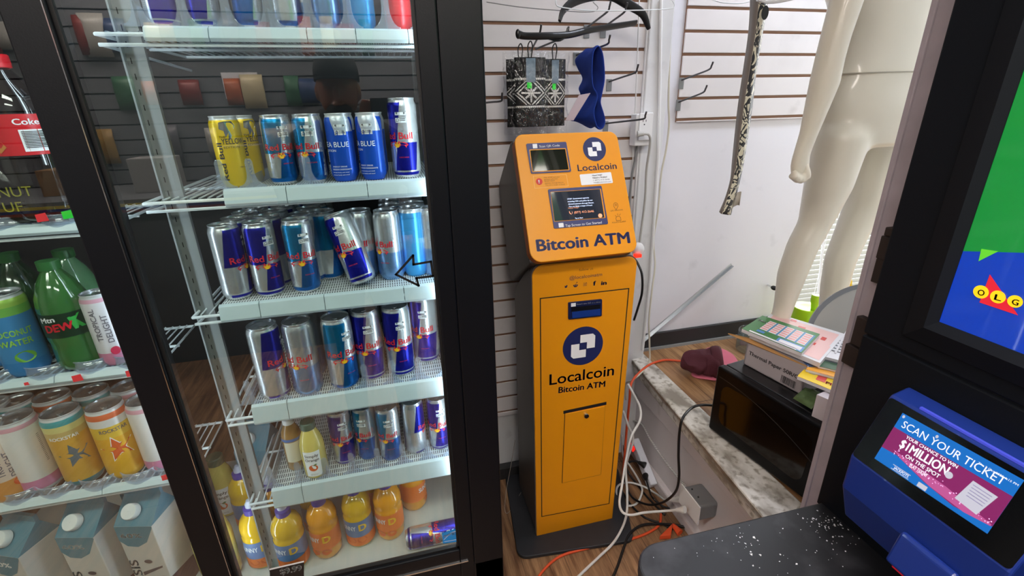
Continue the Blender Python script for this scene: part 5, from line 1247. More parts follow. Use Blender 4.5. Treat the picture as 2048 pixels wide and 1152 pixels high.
m = M(); m.prism([at(1318, 1080, z=.004), at(1345, 1053, z=.004), at(1341, 1078, z=.004)], (0, 0, .02)); m.build('left_flap', cordo, t, bevel=.003)
m = M(); m.tube([at(1346, 1050, z=.012), at(1360, 1066, z=.012)], [(.008, .008), (.014, .01)], 8); m.build('socket', cordo, t, smooth=True)
cord('white cord with plug running from the machine to the front socket of the grey box', pts([(1256, 768, Y(1.36)), (1268, 790, Y(1.34)), (1280, 815, Y(1.32)), (1280, 840, Y(1.30)), (1262, 875, Y(1.28)), (1252, 920, Y(1.26)), (1244, 970, Y(1.22)), (1239, 1005, Y(1.18)), (1245, 1024, Y(1.14)), (1262, 1030, Y(1.12)), (1290, 1025, Y(1.11)), (1330, 1022, XX(.80)), (1356, 1020, XX(.825))]), .0046, cordw, [(1, (.013, .03))])
cord('long white cord sweeping over the base plate to the lower picture edge', pts([(1246, 822, Y(1.36)), (1256, 850, Y(1.35)), (1266, 880, Y(1.34)), (1252, 930, Y(1.33)), (1254, 980, Y(1.28)), (1254, 1020, Y(1.21)), (1247, 1050, Zf(.03)), (1228, 1084, Zf(.024)), (1200, 1112, Zf(.012)), (1160, 1150, Zf(.006)), (1110, 1200, Zf(.006))]), .0048, cordw)
cord('white cord coiled in a loop beside the power strip', pts([(1243, 870, Y(1.42)), (1246, 910, Y(1.42)), (1262, 935, Y(1.40)), (1280, 965, Zf(.02)), (1284, 985, Zf(.02)), (1272, 1008, Zf(.01)), (1248, 1010, Zf(.008)), (1234, 992, Zf(.012)), (1236, 972, Zf(.02)), (1256, 965, Zf(.025)), (1285, 972, Zf(.02)), (1310, 986, Zf(.02)), (1330, 1000, XX(.86)), (1345, 1000, XX(.875))]), .0042, cordw, [(1, (.012, .028))])
cord('black cord with plug leaving the lower socket of the power strip', pts([(1292, 958, XX(.868)), (1298, 978, XX(.85)), (1305, 995, Zf(.02)), (1325, 1012, Zf(.01)), (1345, 1020, Zf(.008)), (1362, 1040, Zf(.008))]), .004, cordb, [(0, (.015, .026))])
cord('black cord on the wooden floor between the orange cord and the play shelf', pts([(1372, 1055, Zf(.014)), (1350, 1050, Zf(.014)), (1310, 1048, Zf(.016)), (1280, 1052, Zf(.016)), (1258, 1070, Zf(.016)), (1246, 1100, Zf(.010)), (1234, 1135, Zf(.006)), (1218, 1170, Zf(.006))]), .0048, cordb)
cord('black cord lying across the base plate corner behind the white loop', pts([(1246, 985, Zf(.006)), (1262, 1010, Zf(.006)), (1290, 1035, Zf(.006)), (1325, 1048, Zf(.006)), (1345, 1060, Zf(.006))]), .004, cordb)
cord('dark cord running along the foot of the step behind the power strip', pts([(1245, 890, Y(1.5)), (1252, 935, Y(1.45)), (1275, 970, Zf(.006)), (1300, 1000, Zf(.006)), (1330, 1030, Zf(.006))]), .004, cordb)
cord('thin pale wire on the floor left of the base plate', pts([(1030, 880, Y(1.54)), (1022, 930, Y(1.50)), (1012, 985, Zf(.02)), (1010, 1022, Zf(.004)), (1020, 1022, Zf(.004)), (1042, 985, Zf(.018))]), .0011, mat('pale_wire', 'a89f98', .5))
# twisted white and black rope cable on the riser
P_ = crom(pts([(1265, 840, XX(.938)), (1284, 850, XX(.938)), (1300, 878, XX(.938)), (1325, 915, XX(.938)), (1352, 950, XX(.938)), (1370, 972, XX(.92))]), 10)
rm, nt, b, X, Yq, Z_, tc = shader('braided_rope', 'Object', Roughness=.7)
nt.links.new((((Yq+Z_)*160).frac().lt(.35)).mix('e8e8e6', '26262a').s, b.inputs['Base Color'])
m = M(); m.tube(P_, .0042, 8); tag(m.build('braided_cable', rm, smooth=True), 'black and white braided cable fixed along the step riser to the grey box', 'cable')
# power strip
t = thing('power_strip', 'white power strip with red lit switch leaning on the step riser', 'power strip', at(1290, 925, x=.89))
a = at(1270, 880, x=.905); b2_ = at(1307, 972, x=.905); d = (b2_-a); Ls = d.length; d.normalize(); nx = V((-1, 0, 0)); sd = d.cross(nx).normalized()
def sbox(l0, l1, w, n0, n1): 
    c = []
    for nn in (n0, n1):
        for l, s in ((l0, -w), (l1, -w), (l1, w), (l0, w)): c.append(a+d*l+sd*s+nx*nn)
    return c
m = M(); m.hexa(sbox(0, Ls, .021, -.012, .020)); m.build('strip_body', mat('strip_white', 'dfe3ee', .35), t, bevel=.005, seg=3)
m = M(); m.hexa(sbox(.002, Ls*.24, .017, .0195, .022)); m.build('switch_field', mat('strip_grey', '9a9ca4', .4), t, bevel=.001)
m = M(); m.hexa(sbox(Ls*.14, Ls*.22, .014, .021, .026)); m.build('switch', mat('switch_red', 'b01014', .3, emis='ff1a10', es=.6), t, bevel=.001)
m = M(); m.ball(a+d*Ls*.07+nx*.022, .004); m.build('pilot_light', mat('pilot_red', 'e03020', .3, emis='ff3020', es=1.), t, smooth=True)
# grey box with white face plate
t = thing('outlet_box', 'grey metal outlet box with a tilted white face plate on the step riser', 'outlet', at(1395, 1020, x=.9))
c4 = [at(1362, 967, x=.868), at(1400, 1016, x=.868), at(1395, 1051, x=.868), at(1357, 1003, x=.868)]
m = M(); m.prism(c4, (.004, 0, 0)); m.build('face_plate', ow, t, bevel=.0008)
cc = sum(c4, V((0, 0, 0)))/4; m = M(); m.prism([cc+(p-cc)*.86 for p in c4], (.074, 0, 0)); m.v = [v+V((.004, 0, 0)) for v in m.v]; m.build('metal_box', mat('zinc_box', '8d9093', .42, .5), t, bevel=.010, seg=4)
m = M(); 
for q in (.3, .62):
    p = c4[0].lerp(c4[1], q)+V((.022, 0, -.0)); m.ball(p+V((0, 0, .0)), .003, 8, 6)
m.build('knockout', dkl, t)

# ================================================================ ALCOVE THINGS
# leaning aluminium strip
a = at(1263, 700, z=.488); b2_ = at(1463, 529, y=1.625)
a = V((.955, 1.60, .489)); a = at(1262, 699, y=1.60)
m = M(); d = (b2_-a).normalized(); s1 = d.cross(V((0, 1, 0))).normalized()
for w0, w1, n0, n1 in ((-.007, .007, 0, .0015), (-.007, -.0055, 0, .012)):
    m.hexa([p+s1*w+V((0, -n, 0)) for p, w, n in ((a, w0, n0), (b2_, w0, n0), (b2_, w1, n0), (a, w1, n0), (a, w0, n1), (b2_, w0, n1), (b2_, w1, n1), (a, w1, n1))])
tag(m.build('metal_strip', alu), 'thin aluminium angle strip leaning against the alcove wall', 'metal strip')
t = thing('door_stop', 'small black round stop on the wall beside the mannequin leg', 'door stop', at(1548, 576, y=1.655))
c = at(1548, 576, y=1.62); m = M(); m.ball(c, (.011, .016, .010)); m.build('rubber_ball', blk2, t, smooth=True); m = M(); m.tube([c, (c.x, 1.659, c.z)], .004, 8); m.build('stem', chrome, t)
# microwave
def ledd(y): return (led_x(y))
mw = thing('microwave_oven', 'black microwave oven standing on the platform with boxes stacked on top', 'microwave', at(1422, 851, z=PZ))
A = at(1421, 852, z=PZ+.012); Bm = at(1609, 992, z=PZ+.012); dm = (Bm-A).normalized(); Bm = A+dm*.45; dp = V((-dm.y, dm.x, 0)); dp = dp if dp.x > 0 else -dp
hM = .232; dpt = .33
def mwp(l, dd, h): return A+dm*l+dp*dd+V((0, 0, h))
def mbox(m, l0, l1, d0, d1, h0, h1): return m.hexa([mwp(l0, d0, h0), mwp(l1, d0, h0), mwp(l1, d1, h0), mwp(l0, d1, h0), mwp(l0, d0, h1), mwp(l1, d0, h1), mwp(l1, d1, h1), mwp(l0, d1, h1)])
m = M(); mbox(m, .004, .446, .02, dpt, .0, hM); m.build('casing', mat('mw_black', '131416', .28, .1, coat=.2), mw, bevel=.004)
m = M(); mbox(m, 0, .45, -.012, .02, -.002, hM+.001); dr = m.build('door', mat('mw_gloss', '08080a', .32, 0, .22), mw, bevel=.008, seg=4)
FM = Face(mwp(0, -.012, 0), dm, (0, 0, 1)); sgn = -1 if FM.n.dot(dp) > 0 else 1
def fmp(u, v, o): return FM.P(u, v, o*sgn)
m = M(); cc = rounded([V((.035, .045)), V((.32, .035)), V((.33, .195)), V((.03, .185))], .03); m.poly([fmp(q.x, q.y, .0006) for q in cc]); o = m.build('door_window', mat('mw_window', '140d08', .10, 0, .4), mw); o.parent = dr
m = M(); arc = [(.015+.42*(i/20), .055+.145*sin(pi*(.5+.5*i/20))**.8 - .0) for i in range(21)]
for i in range(20):
    a_, b_ = arc[i], arc[i+1]; m.poly([fmp(a_[0], a_[1], .001), fmp(b_[0], b_[1], .001), fmp(b_[0], b_[1]+.003, .001), fmp(a_[0], a_[1]+.003, .001)])
o = m.build('door_curve', mat('mw_grey_line', '2a2b2e', .3), mw); o.parent = dr
for l, dd in ((.03, .03), (.42, .03), (.03, .29), (.42, .29)):
    m = M(); p = mwp(l, dd, 0); m.lathe([(.0005, -.012), (.010, -.012), (.012, 0), (.0005, 0)], 12, (p.x, p.y, p.z)); m.build('foot', blk2, mw)
cord('cord', pts([(1428, 811, Zf(.54)), (1405, 810, Zf(.545)), (1385, 815, Zf(.535)), (1366, 835, XX(.835)), (1359, 865, XX(.825)), (1357, 910, XX(.825)), (1358, 955, XX(.83)), (1350, 985, XX(.83)), (1325, 1005, XX(.84)), (1295, 1009, XX(.82)), (1265, 995, XX(.80)), (1252, 968, XX(.80)), (1250, 940, XX(.81)), (1258, 925, XX(.83)), (1270, 922, XX(.86)), (1280, 926, XX(.875))]), .0044, cordb, [(1, (.014, .024))], parent=mw)
# cardboard box "Thermal Paper"
zt = PZ+.012+hM+.002
card_w = mat('white_cardboard', 'b8b0b4', .7, var=.08); card_b = mat('brown_cardboard', 'c2935c', .8, var=.1)
bx = thing('paper_carton', 'open cardboard box lettered Thermal Paper 50R/Ctn on the microwave', 'box', at(1545, 755, z=zt))
P0 = at(1487, 727, z=zt); P1 = at(1602, 789, z=zt); db = (P1-P0).normalized(); wb = (P1-P0).length; pb = V((-db.y, db.x, 0)); pb = pb if pb.x > 0 else -pb
hb = .088
def bxp(l, dd, h): return P0+db*l+pb*dd+V((0, 0, h))
def bbox(m, l0, l1, d0, d1, h0, h1): return m.hexa([bxp(l0, d0, h0), bxp(l1, d0, h0), bxp(l1, d1, h0), bxp(l0, d1, h0), bxp(l0, d0, h1), bxp(l1, d0, h1), bxp(l1, d1, h1), bxp(l0, d1, h1)])
m = M(); bbox(m, 0, wb, 0, .004, 0, hb); bbox(m, 0, wb, .20, .204, 0, hb); bbox(m, 0, .004, 0, .2, 0, hb); bbox(m, wb-.004, wb, 0, .2, 0, hb); bbox(m, 0, wb, 0, .2, 0, .003); bbox(m, .004, wb-.004, .004, .2, hb-.008, hb-.004); m.build('box_body', card_w, bx)
F3 = Face(P0, db, (0, 0, 1)); sg = -1 if F3.n.dot(pb) > 0 else 1
m = M(); put_text(m, 'Thermal Paper 50R/Ctn', lambda x, y: F3.P(.013+x, .040+y, .0006*sg), wb*.92, .0125, .03, False); m.build('box_lettering', blkt, bx)
m = M(); rb_ = random.Random(2); x = .0
while x < .045:
    w = rb_.choice((.0008, .0016, .0024)); m.poly([F3.P(wb*.66+x, .006, .0006*sg), F3.P(wb*.66+x+w, .006, .0006*sg), F3.P(wb*.66+x+w, .029, .0006*sg), F3.P(wb*.66+x, .029, .0006*sg)]); x += w+rb_.choice((.0008, .0014))
m.build('barcode', blkt, bx)
fl = [bxp(0, 0, hb), bxp(wb, 0, hb)]
t1, t2 = at(1456, 668, z=zt+hb-.012), at(1577, 722, z=zt+hb-.014)
m = M(); m.prism([bxp(0, .0, hb), bxp(wb, .0, hb), t2, t1], (0, 0, .003)); m.build('open_flap', card_b, bx)
# booklets on the box
zs = zt+hb+.004
pap = mat('page_white', 'e4e2e6', .6)
def booklet(corners, z, th, cover, label, deco=None, grp='lottery slip booklets'):
    t = thing('slip_booklet', label, 'booklet', at(*corners[0], z=z), 0, grp)
    c = [at(*p, z=z+th) for p in corners]; c = [V((p.x, p.y, z)) for p in c]
    m = M(); m.prism(c, (0, 0, th-.001)); m.build('pages', pap, t)
    m = M(); m.prism([p+V((0, 0, th-.001)) for p in c], (0, 0, .001)); cv = m.build('cover', cover, t)
    f = lambda a, b, off=.0004: (c[0].lerp(c[1], a)).lerp(c[3].lerp(c[2], a), b)+V((0, 0, th+off))
    if deco: deco(t, f, cv)
    return t
gmax = mat('slip_green', '3b7a3c', .5); pinkp = mat('slip_pink', 'eec4c0', .55); redp = mat('slip_red', 'd04038', .5); blup = mat('slip_blue', '4a86c4', .5); yelp = mat('slip_yellow', 'f0cc20', .5); orgpp = mat('slip_orange', 'f0a838', .5)
def quads(t, nm, mt, f, L, off=.0005):
    m = M()
    for a0, b0, a1, b1 in L: m.poly([f(a0, b0, off), f(a1, b0, off), f(a1, b1, off), f(a0, b1, off)])
    return m.build(nm, mt, t)
def decoA(t, f, cv):
    quads(t, 'pink_table', pinkp, f, [(.05, .08, .95, .5), (.6, .5, .97, .95)]); quads(t, 'red_marks', redp, f, [(.45, .2, .55, .28), (.72, .55, .80, .62), (.3, .05, .38, .12), (.8, .3, .86, .4), (.6, .8, .68, .9)], .0009)
    quads(t, 'orange_corner', orgpp, f, [(0, 0, .22, .07)], .0009)
booklet([(1545, 624), (1690, 668), (1640, 726), (1500, 668)], zs, .014, pap, 'white slip booklet with pink tables lying below the green one', decoA)
def decoB(t, f, cv):
    quads(t, 'white_tables', pap, f, [(.20+i*.155, .16, .325+i*.155, .70) for i in range(5)]+[(.60, .80, .95, .95), (.12, .93, .9, .99)])
    quads(t, 'pink_rows', mat('slip_pink2', 'e89a94', .5), f, [(.21+i*.155, .2+j*.1, .315+i*.155, .26+j*.1) for i in range(5) for j in range(5)], .0009)
    quads(t, 'blue_bands', blup, f, [(.33+i*.155, .14, .35+i*.155, .72) for i in range(5)]+[(.56, .76, .98, .99)], .0003); quads(t, 'blue_label', blup, f, [(.20, .76, .33, .86)], .0007)
    m = M(); o_ = f(.04, .35, .001); ux = (f(.2, .35)-f(.04, .35)).normalized(); vy = (f(.04, .1)-f(.04, .5)).normalized()
    put_text(m, 'Max', lambda x, y: o_+ux*x+vy*y+V((0, 0, .0005)), .028, .012, .05, False); m.build('cover_lettering', whtt, t)
booklet([(1525, 631), (1640, 668), (1604, 706), (1484, 657)], zs+.0155, .012, gmax, 'green slip booklet lettered Max on top of the box', decoB)
# transparent sleeve over the stack
def decoC(t, f, cv):
    quads(t, 'slip_lines', mat('slip_dark', '50505c', .5), f, [(.1, .2+.12*i, .7-.05*i, .24+.12*i) for i in range(5)])
z2 = zt+.075
wbx = thing('white_box', 'small plain white box standing between the microwave and the jamb', 'box', at(1630, 842, z=zt))
Q0 = at(1623, 832, z=zt); Q1 = at(1650, 845, z=zt); dq = (Q1-Q0).normalized()
m = M(); c = [Q0, Q0+dq*.10, Q0+dq*.10+pb*.12, Q0+pb*.12]; m.prism(c, (0, 0, .066)); m.build('box_body', mat('white_box_card', 'cfc6ca', .7), wbx)
booklet([(1618, 728), (1712, 752), (1700, 795), (1595, 752)], zt+.068, .010, yelp, 'yellow slip booklet lettered PICK, lowest of the right hand stack', lambda t, f, cv: (quads(t, 'pink_field', pinkp, f, [(.45, .05, 1, .4)]), quads(t, 'red_field', redp, f, [(.32, .45, .5, .8)]), quads(t, 'grey_seal', mat('slip_grey', 'b8b088', .5), f, [(.14, .3, .26, .6)]), (lambda m, o_, ux, vy: (put_text(m, 'PICK', lambda x, y: o_+ux*x+vy*y, .04, .014, .06, False), m.build('cover_lettering', mat('slip_red2', 'c8201c', .5), t)))(M(), f(.52, .82, .001), (f(.9, .8)-f(.5, .8)).normalized(), (f(.5, .5)-f(.5, .8)).normalized())), 'slip booklets by the jamb')
booklet([(1640, 700), (1712, 722), (1700, 762), (1612, 738)], zt+.079, .008, orgpp, 'orange yellow booklet under the dark green one', None, 'slip booklets by the jamb')
booklet([(1655, 690), (1720, 710), (1706, 748), (1636, 732)], zt+.088, .006, mat('slip_dark_green', '255030', .5), 'dark green booklet on the orange one beside the jamb', decoC, 'slip booklets by the jamb')
booklet([(1668, 668), (1722, 684), (1708, 728), (1645, 712)], zt+.095, .008, pap, 'white leaflet stack on the dark green booklet', decoC, 'slip booklets by the jamb')
m = M(); m.prism([at(1694, 658, z=zt+.13), at(1697, 662, z=zt+.13), at(1672, 708, z=zt+.104), at(1668, 706, z=zt+.104)], (0, 0, .002)); tag(m.build('loose_leaflet', pap), 'folded white leaflet standing up on the right hand stack', 'leaflet')
m = M(); m.prism([at(1606, 723, z=zt+.086), at(1625, 720, z=zt+.086), at(1650, 735, z=zt+.086), at(1618, 735, z=zt+.086)], (0, 0, .002)); tag(m.build('plastic_sleeve', clear('blue_sleeve', 'bcd0f0', .12, .05, 1.4, .35, '7f9ccc')), 'crumpled clear blue plastic sleeve between the two booklet stacks', 'sleeve')
t = thing('green_bag', 'green and white crumpled bag lying on the microwave behind the box', 'bag', at(1610, 800, z=zt))
m = M(); rows = []; g0 = at(1585, 800, z=zt); g1 = at(1622, 822, z=zt)
for j in range(7):
    v = j/6; rows.append([g0.lerp(g1, i/10)+pb*(.0+.09*v)+V((0, 0, .006+.018*sin(pi*v)*(1+.5*noise.noise(V((i*.8, j*.9, 1)))))) for i in range(11)])
m.loft(rows, closed=False); m.build('foil', mat('green_foil', '6f8a5c', .35, .2, var=.8, vscale=40, bump=.6), t, smooth='all', mods=[('SOLIDIFY', dict(thickness=.002))])
# round pedestal plate leaning behind the stack
t = thing('round_plate', 'grey round metal plate with dark rim leaning behind the booklets', 'plate', at(1680, 640, y=1.12))
pc = at(1754, 690, y=1.0); ax = V((-.55, -.75, .35)).normalized(); u_ = ax.orthogonal().normalized(); w_ = ax.cross(u_)
rr = (at(1654, 654, y=1.0)-pc).length*.84
m = M(); n = 56; rings = []
for r_, h in ((.001, .006), (rr*.6, .010), (rr*.93, .006), (rr*.93, .0), (.001, .0)): rings.append([pc+ax*h+u_*r_*cos(2*pi*i/n)+w_*r_*sin(2*pi*i/n) for i in range(n)])
m.loft(rings, cap=True); m.build('disc', mat('disc_grey', 'b4b4b0', .3, .4), t, smooth=True)
m = M(); rings = []
for r_, h in ((rr*.93, .009), (rr, .009), (rr, -.004), (rr*.93, -.004), (rr*.93, .009)): rings.append([pc+ax*h+u_*r_*cos(2*pi*i/n)+w_*r_*sin(2*pi*i/n) for i in range(n)])
m.loft(rings, cap=False); m.build('rim', mat('disc_rim', '7c8086', .4, .2), t, smooth=True)
# green watering can
lg = mat('lime_plastic', 'a6d820', .35, sss=.1)
gc_ = at(1614, 622, y=1.45); t = thing('watering_can', 'lime green plastic watering can behind the booklet stack', 'watering can', (gc_.x, gc_.y, PZ))
m = M(); r_ = .062; rings = []
zc = gc_.z+.02
m.lathe([(.001, PZ+.002), (r_*.9, PZ+.002), (r_, PZ+.01), (r_*.92, zc), (r_*.88, zc+.001), (r_*.5, zc-.004), (.001, zc-.005)], 32, (gc_.x, gc_.y, 0)); m.build('tank', lg, t, smooth=True)
m = M(); a = at(1628, 625, y=1.42); m.tube(crom([V((a.x, a.y, a.z-.08)), a, at(1630, 602, y=1.42), at(1633, 590, y=1.42)], 5), [.014]*10+[.017]*6, 10); m.build('spout', lg, t, smooth=True)
m = M(); p = at(1697, 565, y=1.3); m.ball(p, (.012, .012, .016)); m.tube([p, p+V((.02, 0, -.02)), p+V((.05, 0, -.08))], .006); tag(m.build('yellow_clip', mat('yellow_plastic', 'f0c818', .4), smooth=True), 'small yellow plastic piece beside the mannequin leg above the round plate', 'clip')
# glass jar edge behind the box
m = M(); p = at(1487, 715, z=PZ+.002); m.lathe([(.045, .0), (.05, .01), (.05, .09), (.045, .10)], 32, (p.x+.06, p.y+.05, PZ+.002)); tag(m.build('glass_jar', clear('jar_glass', 'dfe8ea', .08, 0, 1.45, .1, 'a0a8ac'), smooth=True, mods=[('SOLIDIFY', dict(thickness=.003))]), 'clear glass jar half hidden behind the thermal paper box', 'jar')
# maroon beanie on pink cap
t = thing('pink_cap', 'pink cloth cap lying flat under the maroon beanie on the platform', 'cap', at(1425, 735, z=PZ))
pk = mat('pink_cloth', 'd9738a', .85, bump=.2, bscale=300)
m = M(); n = 26; oc = [at(*p, z=PZ+.004) for p in ((1383, 745), (1395, 728), (1398, 712), (1408, 700), (1428, 695), (1452, 702), (1470, 715), (1480, 735), (1470, 755), (1440, 764), (1405, 760), (1384, 755))]; oc = closed(oc, 3); ce = sum(oc, V())/len(oc)
rows = [[ce+(p-ce)*s+V((0, 0, h+.003*noise.noise(p*40))) for p in oc] for s, h in ((.98, 0), (1, .004), (.95, .010), (.7, .016), (.35, .02), (.02, .02))]; m.loft(rows); m.build('crown', pk, t, smooth='all', mods=[('SUBSURF', dict(levels=1, render_levels=1))])
t = thing('maroon_beanie', 'maroon fleece beanie with rolled brim lying on a pink cap', 'hat', at(1410, 730, z=PZ+.02))
mar = mat('maroon_fleece', '4c1826', .8, bump=.25, bscale=250)
hp_ = [at(*p) if False else p for p in ()]
m = M(); axp = [at(1372, 735, z=PZ+.045), at(1385, 727, z=PZ+.055), at(1400, 722, z=PZ+.06), at(1418, 722, z=PZ+.062), at(1432, 722, z=PZ+.062)]
rd = [(.030, .026), (.052, .040), (.062, .044), (.066, .046), (.066, .048)]
P2 = crom(axp, 4); n2 = len(P2); rr2 = [(rd[min(4, int(i/4))][0]*(1-(i/4 % 1))+rd[min(4, int(i/4)+1)][0]*(i/4 % 1), rd[min(4, int(i/4))][1]*(1-(i/4 % 1))+rd[min(4, int(i/4)+1)][1]*(i/4 % 1)) for i in range(n2)]
m.limb(P2, rr2, (0, 1, 0), 28); m.v = [v+V((noise.noise(v*26), noise.noise(v*26+V((5, 0, 0))), noise.noise(v*26+V((0, 7, 0)))))*.018 for v in m.v]; m.build('crown', mar, t, smooth='all', mods=[('SUBSURF', dict(levels=1, render_levels=1))])
m = M(); c = at(1434, 724, z=PZ+.060); dax = ((P2[-1]-P2[-4]).normalized()+V((.1, -.35, .25))).normalized(); uu = V((0, 0, 1)); ww = dax.cross(uu).normalized(); uu = ww.cross(dax)
rings = []; n = 36
for k in range(12):
    b_ = 2*pi*k/12; rings.append([c+dax*(.020*cos(b_))+(uu*cos(2*pi*i/n)*.92+ww*sin(2*pi*i/n)*1.05)*(.060+.009*sin(b_)+.004*noise.noise(V((cos(2*pi*i/n)*2, sin(2*pi*i/n)*2, 0)))) for i in range(n)])
rings.append(rings[0]); m.loft(rings, cap=False); m.build('rolled_brim', mar, t, smooth='all')
m = M(); m.loft([[c+dax*(-.004)+(uu*cos(2*pi*i/n)*.92+ww*sin(2*pi*i/n)*1.05)*s for i in range(n)] for s in (.056, .03, .001)], cap=False); m.build('lining', mat('dark_maroon', '260c14', .9), t)

# patterned strap hanging edge-on
def pat():
    m, nt, b, X, Y_, Z_, tc = shader('scroll_pattern', 'Object', Roughness=.5)
    n = tex(nt, tc, scale=15, detail=1.5, Distortion=2.4); v_ = tex(nt, tc, kind='Voronoi', scale=26, out='Distance')
    f = (n-.5).op('ABSOLUTE').lt(.07).op('MAXIMUM', v_.lt(.2)); g = tex(nt, tc, scale=10, detail=2, Distortion=1.).gt(.53)
    k = (f-g).op('ABSOLUTE'); nt.links.new(k.mix('d9d3bb', '1e1f22').s, b.inputs['Base Color']); return m
t = thing('patterned_strap', 'long curled strap with black and cream scroll print hanging edge-on in the alcove', 'strap', at(1520, 0, y=1.30))
LE = [(1520, -20), (1512, 60), (1500, 140), (1490, 200), (1482, 260), (1474, 320), (1466, 360), (1455, 395), (1444, 428)]
RE = [(1540, -20), (1531, 35), (1522, 90), (1512, 150), (1505, 215), (1496, 275), (1487, 330), (1477, 375), (1462, 430)]
LL = [(1503, -20), (1499, 60), (1488, 140), (1479, 200), (1472, 260), (1466, 320), (1462, 360), (1452, 395), (1440, 424)]
cA = crom([at(*p, y=1.30) for p in LE], 5); cB = crom([at(*p, y=1.335) for p in RE], 5); cC = crom([at(*p, y=1.36) for p in LL], 5)
m = M(); m.loft([cA, [a.lerp(b, .5)+V((0, -.008, 0)) for a, b in zip(cA, cB)], cB], closed=False); m.build('printed_face', pat(), t, smooth='all', mods=[('SOLIDIFY', dict(thickness=.004))])
m = M(); m.loft([cA, [a.lerp(b, .5)+V((-.001, 0, 0)) for a, b in zip(cA, cC)], cC], closed=False); m.build('plain_back', mat('taupe_back', '7d746c', .6), t, smooth='all', mods=[('SOLIDIFY', dict(thickness=.003))])
m = M(); c = at(1472, 402, y=1.325); rows = [[c+V((.014*cos(a), .010*sin(a), z_+.008*cos(a))) for a in [(-.5+2.6*i/10) for i in range(11)]] for z_ in (-.022, .022)]; m.loft(rows, closed=False); m.build('curled_end', mat('taupe_light', 'c9c2b6', .5), t, smooth='all', mods=[('SOLIDIFY', dict(thickness=.002))])
m = M(); 
for (px, py) in ((1524, 27),): 
    c = at(px, py, y=1.302); m.poly([c+V((.012*cos(i*pi/8), -.012, .018*sin(i*pi/8))) for i in range(16)])
m.build('oval_badge', blkt, t)

# ================================================================ MANNEQUIN
man = thing('mannequin', 'glossy white headless-framed display mannequin standing on the platform before the blind', 'mannequin', (1.42, 1.2, PZ))
my = 1.20
mm_ = mat('mannequin_white', 'e2ddcc', .28, 0, .5, coat=.3)
def MP(px, py, y=my): return at(px, py, y=y)
m = M(); sd_ = V((1, 0, 0))
# torso and pelvis
T = [((1745, -330), .085, .075), ((1748, -260), .17, .095), ((1756, -190), .185, .12), ((1762, -110), .165, .125), ((1766, -30), .145, .11), ((1764, 50), .135, .10), ((1758, 110), .148, .10), ((1752, 160), .168, .11), ((1742, 215), .178, .125), ((1732, 262), .172, .12), ((1726, 290), .15, .10)]
P_ = [MP(*t_[0]) for t_ in T]; m.limb(P_, [(t_[1], t_[2]) for t_ in T], sd_, 28)
# thighs and legs
Ls_ = [((1706, 235), .045, .050), ((1682, 275), .068, .078), ((1656, 370), .060, .070), ((1642, 410), .052, .060), ((1628, 450), .043, .050), ((1605, 492), .042, .049), ((1583, 550), .040, .046), ((1568, 610), .029, .034), ((1548, 680), .024, .028), ((1535, 725), .024, .032)]
P_ = [MP(*t_[0], y=my-.03) for t_ in Ls_]; m.limb(P_, [(t_[1], t_[2]) for t_ in Ls_], sd_, 24)
fp = P_[-1]; m.limb([fp+V((0, .04, -.02)), fp+V((-.005, -.03, -.03)), fp+V((-.01, -.11, -.045)), fp+V((-.01, -.16, -.05))], [(.03, .03), (.038, .035), (.042, .022), (.02, .012)], sd_, 16)
Rs_ = [((1784, 215), .055, .066), ((1768, 275), .070, .080), ((1744, 355), .064, .074), ((1728, 413), .056, .064), ((1704, 462), .048, .055), ((1680, 520), .046, .052), ((1668, 575), .042, .046), ((1657, 625), .032, .036), ((1645, 690), .027, .03), ((1640, 740), .026, .034)]
P_ = [MP(*t_[0], y=my+.05) for t_ in Rs_]; m.limb(P_, [(t_[1], t_[2]) for t_ in Rs_], sd_, 24)
fp = P_[-1]; m.limb([fp+V((0, .04, -.0)), fp+V((.0, -.03, -.0)), fp+V((.01, -.11, -.01)), fp+V((.01, -.16, -.015))], [(.03, .03), (.038, .035), (.042, .022), (.02, .012)], sd_, 16)
m.build('body', mm_, man, smooth='all', mods=[('REMESH', dict(mode='VOXEL', voxel_size=.010, use_smooth_shade=True)), ('SMOOTH', dict(factor=.6, iterations=10))])
# waist seam
m = M(); c = MP(1754, 148); m.limb([c+V((0, 0, -.0012)), c+V((0, 0, .0012))], [(.169, .110)]*2, sd_, 40); m.build('waist_seam', mat('seam_shadow', 'b0aa9a', .5), man)
# arm and hand
m = M(); ar = [((1726, -190), .040, .044), ((1718, -110), .038, .043), ((1706, -40), .036, .040), ((1690, 10), .034, .038), ((1672, 70), .031, .036), ((1660, 115), .030, .036), ((1649, 165), .033, .036), ((1632, 220), .026, .030), ((1617, 268), .021, .023), ((1606, 300), .022, .019)]
P_ = [MP(*a[0], y=my-.13) for a in ar]; m.limb(P_, [(a[1], a[2]) for a in ar], sd_, 20)
wr = P_[-1]
hd = [(1602, 315, .024, .017), (1600, 330, .026, .018), (1600, 345, .026, .016), (1601, 352, .024, .013)]
P_ = [MP(h[0], h[1], y=my-.13) for h in hd]; m.limb([wr]+P_, [(.022, .019)]+[(h[2], h[3]) for h in hd], sd_, 20)
m.build('arm', mm_, man, smooth='all', mods=[('REMESH', dict(mode='VOXEL', voxel_size=.006, use_smooth_shade=True)), ('SMOOTH', dict(factor=.5, iterations=5))])
m = M()
for i, (fx, fy, ex, ey) in enumerate(((1587, 343, 1589, 356), (1593, 346, 1595, 361), (1600, 347, 1602, 362), (1607, 346, 1608, 359))):
    a = MP(fx, fy, y=my-.135); b_ = MP(ex, ey, y=my-.145); c = a.lerp(b_, .5)+V((0, -.006, 0)); m.tube(crom([a, c, b_, b_+V((.004, .018, .004))], 4), .0078, 10)
